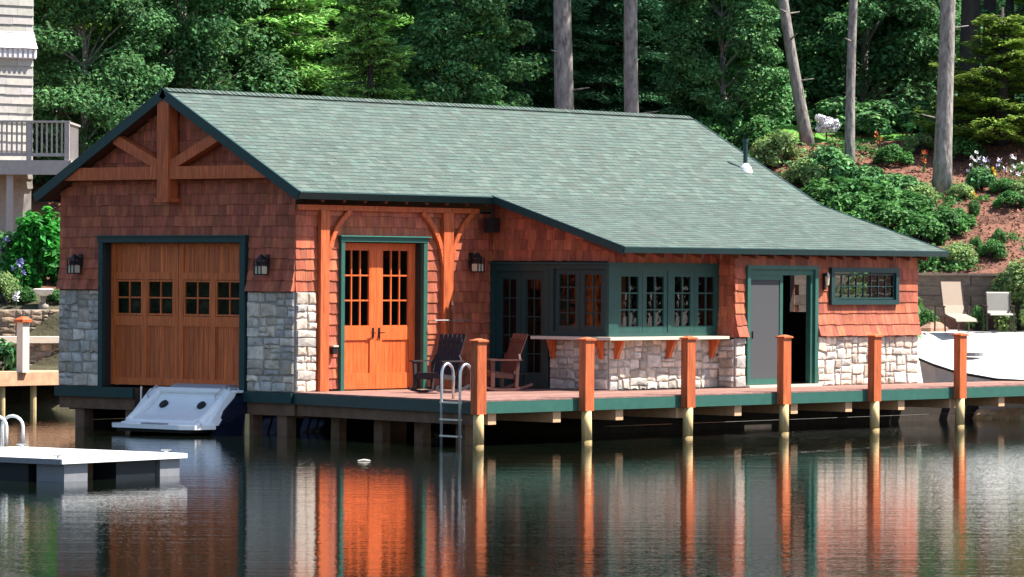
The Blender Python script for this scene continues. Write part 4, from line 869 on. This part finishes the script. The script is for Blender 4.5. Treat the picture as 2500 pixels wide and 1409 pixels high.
rows = [
 ('decA', 190, 108.5, .62, 1.0, 'dark leafy maple just right of the grey neighbour house'),
 ('conA', 900, 108.0, .52, 1.0, 'short spruce with bright branch tips just behind the middle of the ridge'),
 ('decA', 440, 111.5, .72, .95, 'broad dark maple behind the peak of the boathouse gable'),
 ('decB', 1100, 111.0, .58, .95, 'glossy mid green tree left of the thick short pine trunk'),
 ('decB', 1765, 112.0, .50, 1.0, 'bright laurel like tree just right of the end of the ridge'),
 ('conA', 640, 114.5, .80, 1.0, 'tall spruce with bright tips behind the left third of the roof ridge'),
 ('conB', 1270, 115.0, .72, 1.0, 'drooping hemlock left of and behind the thick short pine trunk'),
 ('decB', 1890, 118.5, .62, 1.0, 'leafy tree directly behind the leaning trunk'),
 ('yel', 2440, 110.5, .95, .6, 'feathery yellow green cedar right of the pale pine trunk'),
 ('decL', 112, 117.5, .80, 1.0, 'sunlit yellow green tree between the grey house and the dark maple'),
 ('conA', 800, 118.0, .85, 1.0, 'far bright tipped spruce between the two nearer spruces'),
 ('conB', 1460, 117.0, .80, 1.0, 'dark hemlock between the two pine trunks behind the ridge'),
 ('decA', 2110, 118.5, .80, 1.0, 'dark leafy tree between the slim pine and the pale pine'),
 ('decA', 320, 121.5, .95, 1.0, 'tall maple farther back behind the left slope of the gable'),
 ('conA', 1010, 121.5, .95, 1.0, 'farthest bright tipped spruce right of the middle of the ridge'),
 ('conB', 1660, 120.0, .85, 1.0, 'drooping hemlock at the right end of the roof ridge'),
 ('conB', 2240, 121.5, .85, 1.0, 'dark hemlock just left of the pale thick pine trunk'),
 ('decL', 2500, 125.0, 1.0, 1.0, 'sunlit light green tree at the top right corner')]
for k, px, D, s, q, lb in rows: place(pr[k], {'c': 'conifer_tree', 'd': 'leafy_tree', 'y': 'cedar_tree'}[k[0]], lb, 'tree', px, D, s, sz=s*q)
rn = random.Random(9)
for D, step, off in ((128, 260, -350), (137, 300, -480), (149, 330, -420)):
    px = off
    while px < 3000:
        k = rn.choice(('conA', 'conB', 'conB', 'decA', 'decA', 'decB'))
        if not (px > 2380 and D < 133): place(pr[k], 'conifer_tree' if k[0] == 'c' else 'leafy_tree', 'dark tree deep in the wood behind the front trees', 'tree', px+rn.uniform(-50, 50), D+rn.uniform(-2, 2), rn.uniform(1.0, 1.35), group='trees deep in the wood')
        px += step
for px in (-330, -560, 2700, 2950): place(pr['decA' if px < 0 else 'conB'], 'leafy_tree', 'dark tree deep in the wood behind the front trees', 'tree', px, 114, 1.0, group='trees deep in the wood')
# tall bare pines
def pine(name, label, px, D, r, H, lean=0, bark='bark', crown=True, seed=1):
    L_ = lat(px, D); p = DL(D, L_, ground(D, L_)); rn = random.Random(seed); t = thing(name, label, 'tree', (0, 0, 0))
    mb = MB(); pts, rad = [], []
    for i in range(15):
        q = i/14; pts.append(Vector((0, 0, -.4+H*q))+RH*(lean*H*q+.06*math.sin(q*9+seed))+FH*.05*math.sin(q*7)); rad.append(r*(1.25 if i == 0 else 1.06 if i == 1 else 1)*(1-.6*q))
    mb.tube(pts, rad, 14)
    for k in range(7): zq = rn.uniform(2.0, H*.6); az = rn.random()*6.28; b = pts[0].lerp(pts[-1], zq/H); mb.tube([b, b+Vector((math.cos(az), math.sin(az), .15))*rn.uniform(.3, .8)], [.03, .012], 5)
    mb.build('trunk', mt[bark], t, True)
    if crown:
        rng = np.random.default_rng(seed); C = np.array([tuple(pts[-1]+Vector((rng.normal()*1.6, rng.normal()*1.6, -rng.random()*6))) for _ in range(46)]); n = 3500; ci = rng.integers(0, 46, n); d = rng.normal(size=(n, 3))*np.array([.7, .7, .35])
        objof('crown', leafmesh('crown', C[ci]+d, .16*rng.uniform(.6, 1.2, n), d+np.array([0, 0, .6]), tintrand(rng, n), LC['con'], asp=.3, rng=rng), t)
    t.location = p; return t
pine('pine_tree', 'thick short visible pine trunk behind the ridge, left of the taller one', 1370, 108.5, .29, 17, .004, seed=1)
pine('pine_tree', 'tall bare pine trunk rising behind the right part of the roof ridge', 1540, 107.5, .215, 18, .002, seed=2)
pine('pine_tree', 'leaning grey trunk above the small lawn, tilted to the left', 1976, 110.6, .165, 17, -.165, seed=3)
pine('pine_tree', 'slim straight trunk rising from the green shrubs on the slope', 2078, 107.8, .135, 18, .0, seed=4)
pine('pine_tree', 'pale thick pine trunk standing in the flower bed at right', 2303, 106.6, .235, 19, .004, seed=5)
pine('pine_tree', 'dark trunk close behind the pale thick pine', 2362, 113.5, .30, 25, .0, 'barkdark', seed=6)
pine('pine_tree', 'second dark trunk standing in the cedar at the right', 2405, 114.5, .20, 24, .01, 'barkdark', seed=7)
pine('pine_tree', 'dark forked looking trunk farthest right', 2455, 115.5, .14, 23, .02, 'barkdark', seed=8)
# shrubs and flowers
sp_ = dict(sh=shrubproto(LC['sh'], 2600, .085, 61), viv=shrubproto(LC['viv'], 3000, .14, 62, zs=1.9), palet=shrubproto(LC['pale'], 5000, .075, 66, zs=1.8), pale=shrubproto(LC['pale'], 3200, .07, 63), rho=shrubproto(LC['rho'], 2400, .10, 64), host=shrubproto(LC['host'], 420, .26, 65, 1.2))
SH = [
 ('pale', 2340, 101.2, .55, .5, 'pale bush on the mulch just above the timber wall'), ('sh', 2420, 101.4, .45, .45, 'green bush above the wall behind the grey patio chair'), ('sh', 2465, 105.2, .5, .4, 'green bush below the flower bed'),
 ('sh', 2180, 109.0, .6, .5, 'low green bush in the shade behind the bank'), ('pale', 2250, 109.8, .6, .5, 'pale bush behind the orange lily'), ('sh', 2345, 109.4, .7, .6, 'green bush right behind the pale pine trunk'),
 ('sh', 2140, 95.5, 1.2, 2.3, 'sunlit shrub behind the boathouse seen through the small wide window'),
 ('sh', 2120, 104.8, 1.15, .95, 'wide bright green shrub in the middle of the slope bank'), ('sh', 2205, 104.2, 1.0, .8, 'bright green shrub lower right of the middle one on the slope'), ('sh', 2285, 103.6, .85, .7, 'lowest bright green shrub at the foot of the slope bank'),
 ('sh', 2035, 105.4, 1.1, .85, 'bright green shrub just above the roof edge left of the slope bank'), ('rho', 2010, 107.3, .9, .95, 'dark green rounded shrub behind the bright ones on the bank'), ('rho', 2110, 106.4, .8, .75, 'dark green shrub right of the slim trunk'), ('rho', 2190, 106.0, .8, .6, 'dark low shrub between the slim and the pale trunk'),
 ('sh', 2160, 103.3, .9, .75, 'bright green shrub nearest the roof edge on the bank'), ('sh', 2245, 102.6, .8, .7, 'bright shrub just above the lower roof corner'), ('sh', 2340, 104.3, .5, .45, 'small bright shrub at the right end of the bank planting'), ('sh', 2080, 103.9, .9, .8, 'bright shrub peeking over the roof edge below the slim trunk'), ('pale', 2230, 105.8, .7, .5, 'pale low shrub between the bright bank shrubs and the pale trunk'),
 ('pale', 1905, 108.3, .9, .9, 'pale flowering shrub by the roof edge below the lawn'), ('pale', 1960, 106.9, .8, .75, 'pale loose shrub lower along the roof edge'), ('sh', 1855, 110.2, .7, .8, 'light green shrub behind the vent pipe'),
 ('rho', 1760, 112.2, 1.2, 1.1, 'broad laurel shrub near the end of the ridge'), ('sh', 1725, 110.6, .8, .9, 'bright bush touching the end of the ridge'), ('rho', 1880, 115.8, 1.2, 1.0, 'dark laurel shrub at the back of the lawn'), ('rho', 2045, 112.4, 1.0, .9, 'dark shrub behind the slim trunk'), ('rho', 2150, 111.8, 1.1, .9, 'dark shrub in the shade at the top of the slope'), ('rho', 2240, 112.5, 1.0, .8, 'dark shrub in the shade left of the pale trunk'),
 ('palet', 2492, 99.6, .95, .95, 'large pale green shrub behind the grey patio chair'), ('sh', 2266, 99.2, .32, .5, 'small round bush at the corner of the boathouse'), ('sh', 2385, 99.4, .3, .6, 'small bush between the two sling chairs'), ('sh', 2268, 100.9, .3, .6, 'small plant on the mulch above the boathouse corner'),
 ('sh', 2380, 102.1, .22, .35, 'low tuft on the mulch above the lounge chair'), ('sh', 2437, 102.8, .22, .35, 'low tuft on the mulch right of the other tuft'), ('sh', 2376, 104.9, .2, .4, 'upright tuft higher on the mulch slope'), ('sh', 2320, 101.6, .2, .3, 'tiny tuft near the foot of the mulch slope'),
 ('rho', 2395, 107.0, .5, .55, 'grey green perennial under the white flowers'), ('pale', 2345, 106.2, .4, .35, 'low plant at the foot of the pale pine trunk'), ('sh', 2450, 106.4, .5, .4, 'low green plant in the flower bed at the right edge'), ('pale', 2500, 106.2, .5, .4, 'pale low plant at the far right of the flower bed'),
 ('viv', 98, 99.4, .85, .95, 'vivid green hydrangea bush beside the boathouse wall'), ('viv', 50, 99.0, .5, .55, 'shorter vivid green bush left of the hydrangea'), ('rho', 15, 99.8, .8, 1.2, 'dark green shrub below the raised deck post'), ('sh', 60, 98.0, .32, .35, 'low bright plant at the top of the garden wall'), ('sh', 135, 98.0, .3, .3, 'low bright plant right of the bird bath'), ('pale', 8, 98.0, .5, .7, 'pale grass like plant at the left edge'),
 ('host', 5, 94.0, .55, .95, 'big leaved hosta at the left edge behind the side dock'), ('host', -60, 94.0, .6, .9, 'big leaved hosta partly outside the left edge')]
for k, px, D, s, h, lb in SH: place(sp_[k], 'shrub', lb, 'shrub', px, D, s, sz=h)
def flower(px, D, c, n, label, h=.45, spread=.25, pr_=.055):
    L_ = lat(px, D); p = DL(D, L_, ground(D, L_)); rng = np.random.default_rng(int(px)+77); t = thing('flower', label, 'flower', tuple(p)); mb = MB(); m2 = MB()
    for i in range(n):
        a = rng.random()*6.28; r = spread*rng.random()**.5; q = p+Vector((r*math.cos(a), r*math.sin(a), h*rng.uniform(.45, 1.1))); mb.bar((p.x+(q.x-p.x)*.4, p.y+(q.y-p.y)*.4, p.z), q, .012, .012)
        for b in range(6): w_ = Vector((math.cos(b*1.047+a), math.sin(b*1.047+a), .9*((b*7) % 3-.6)))*pr_*1.0; sx = Vector((-w_.y, w_.x, 0)).normalized()*pr_*.6; m2.poly([q, q+w_*.5+sx, q+w_, q+w_*.5-sx])
    mb.build('stem', LC['sh'], t); m2.build('blossom', FLOW[c], t)
flower(2388, 107.3, 'white', 9, 'white blossoms left of the flower bed at the right', .8, .3, .07); flower(2412, 107.5, 'lilac', 6, 'pale lilac blossoms beside the white ones', .75, .3, .06); flower(2455, 107.5, 'white', 8, 'white blossoms at the right edge above the bed', .7, .25, .07); flower(2488, 106.9, 'white', 6, 'last white blossoms at the far right edge', .6, .25, .06)
flower(2253, 108.2, 'orange', 5, 'orange lily left of the pale pine trunk', .6, .1, .07); flower(2145, 110.0, 'orange', 4, 'orange red lily in the shade behind the slim trunk', .5, .12, .06); flower(2383, 105.6, 'yellow', 4, 'yellow flower low in the bed', .3, .12, .05); flower(2427, 106.8, 'yellow', 3, 'yellow flower beside the lilac blossoms', .5, .1, .06)
flower(8, 99.2, 'lilac', 10, 'blue lilac blossoms at the left edge of the garden', 1.2, .4, .1); flower(45, 98.4, 'lilac', 6, 'small blue blossoms in front of the vivid bush', .8, .3, .08); flower(38, 97.6, 'white', 3, 'white blossom above the garden wall', .35, .12, .09)
t = thing('flower', 'big white rounded blossom cluster by the lawn', 'flower', tuple(on_ground(2015, 111.0))); m2 = MB(); mb = MB(); rn = random.Random(4); p = on_ground(2015, 111.0)
mb.bar(p, p+Vector((0, 0, .4)), .03, .03)
for k in range(26):
    c0 = p+Vector((rn.uniform(-.2, .2), rn.uniform(-.2, .2), .40+rn.uniform(-.14, .2)))
    for i in range(60):
        n_ = Vector((rn.gauss(0, 1), rn.gauss(0, 1), rn.gauss(0, 1))).normalized(); a = n_.orthogonal().normalized()*.04; b = n_.cross(a); q = c0+n_*rn.uniform(.06, .12); m2.poly([q-a, q-b, q+a, q+b])
mb.build('stem', LC['sh'], t); m2.build('blossom', FLOW['white'], t)
# loose mulch, fallen needles and low weeds on the slope
rng = np.random.default_rng(12)
def scatter(n, f):
    out = []
    while len(out) < n:
        D = rng.uniform(100.6, 112); L_ = rng.uniform(4.5, 16); 
        if f(D, L_): out.append(DL(D, L_, ground(D, L_)))
    return np.array(out)
P_ = scatter(16000, lambda D, L_: True); n = len(P_); g = rng.uniform(.35, 2.0, n)[:, None]; T_ = np.hstack([g, g*rng.uniform(.85, 1.1, (n, 1)), g*rng.uniform(.8, 1.2, (n, 1))])
o = objof('mulch_chips', leafmesh('mulch_chips', P_+np.array([0, 0, .02]), rng.uniform(.02, .07, n), np.tile([0, 0, 1.], (n, 1))+rng.normal(size=(n, 3))*.5, T_, mat('bark_chip', (.20, .085, .055), .95, .25, 5), asp=.4, fold=.05, rng=rng)); o['kind'] = 'stuff'
hh = lambda D, L_: math.sin(L_*1.7+D*.9)+math.sin(L_*.6-D*1.3+1)+.5*math.sin(L_*4+D*3) > 1.15
C0 = scatter(260, hh); k = 26; ci = np.repeat(np.arange(len(C0)), k); n = len(ci); d = rng.normal(size=(n, 3))*np.array([.13, .13, .05])
P_ = C0[ci]+d+np.array([0, 0, .09]); o = objof('ground_cover', leafmesh('ground_cover', P_, rng.uniform(.03, .075, n), d*2+np.array([0, 0, .5])+rng.normal(size=(n, 3))*.4, tintrand(rng, n), LC['sh'], rng=rng)); o['kind'] = 'stuff'

# ------------------------------------------------------------------ opposite banks of the cove (seen in the window glass)
for sx, a0 in (('left', (-75, 62)), ('right', (80, -62))):
    c = Vector((a0[0], a0[1], 0)); out = (c-Vector((5, 0, 0))).normalized(); sd_ = Vector((-out.y, out.x, 0)); mb = MB()
    for i in range(12):
        for (d0, z0, d1, z1) in ((-3, -1.5, 8, .6), (8, .6, 40, 7)):
            y0, y1 = (i-6)*10, (i-5)*10; mb.poly([c+out*d0+sd_*y0+Vector((0, 0, z0)), c+out*d0+sd_*y1+Vector((0, 0, z0)), c+out*d1+sd_*y1+Vector((0, 0, z1)), c+out*d1+sd_*y0+Vector((0, 0, z1))], (.06, .09, .03))
    structure(mb.build('far_bank', bpy.data.materials['soil_and_sand']))
    for i in range(12):
        for j in range(2):
            o = copy_tree(pr[('decA', 'conB', 'decB')[(i+j) % 3]]); o.name = 'leafy_tree'; o.location = c+out*(6+j*9)+sd_*((i-5.5)*7+j*3)+Vector((0, 0, .5+j*1.5)); sv = 1.2+.3*((i*7+j*3) % 4)/3; o.scale = (sv*1.2, sv*1.2, sv); o.rotation_euler = (0, 0, i*1.3+j)
            o['label'] = 'dark tree on the opposite bank of the cove'; o['category'] = 'tree'; o['group'] = 'trees on the opposite bank'
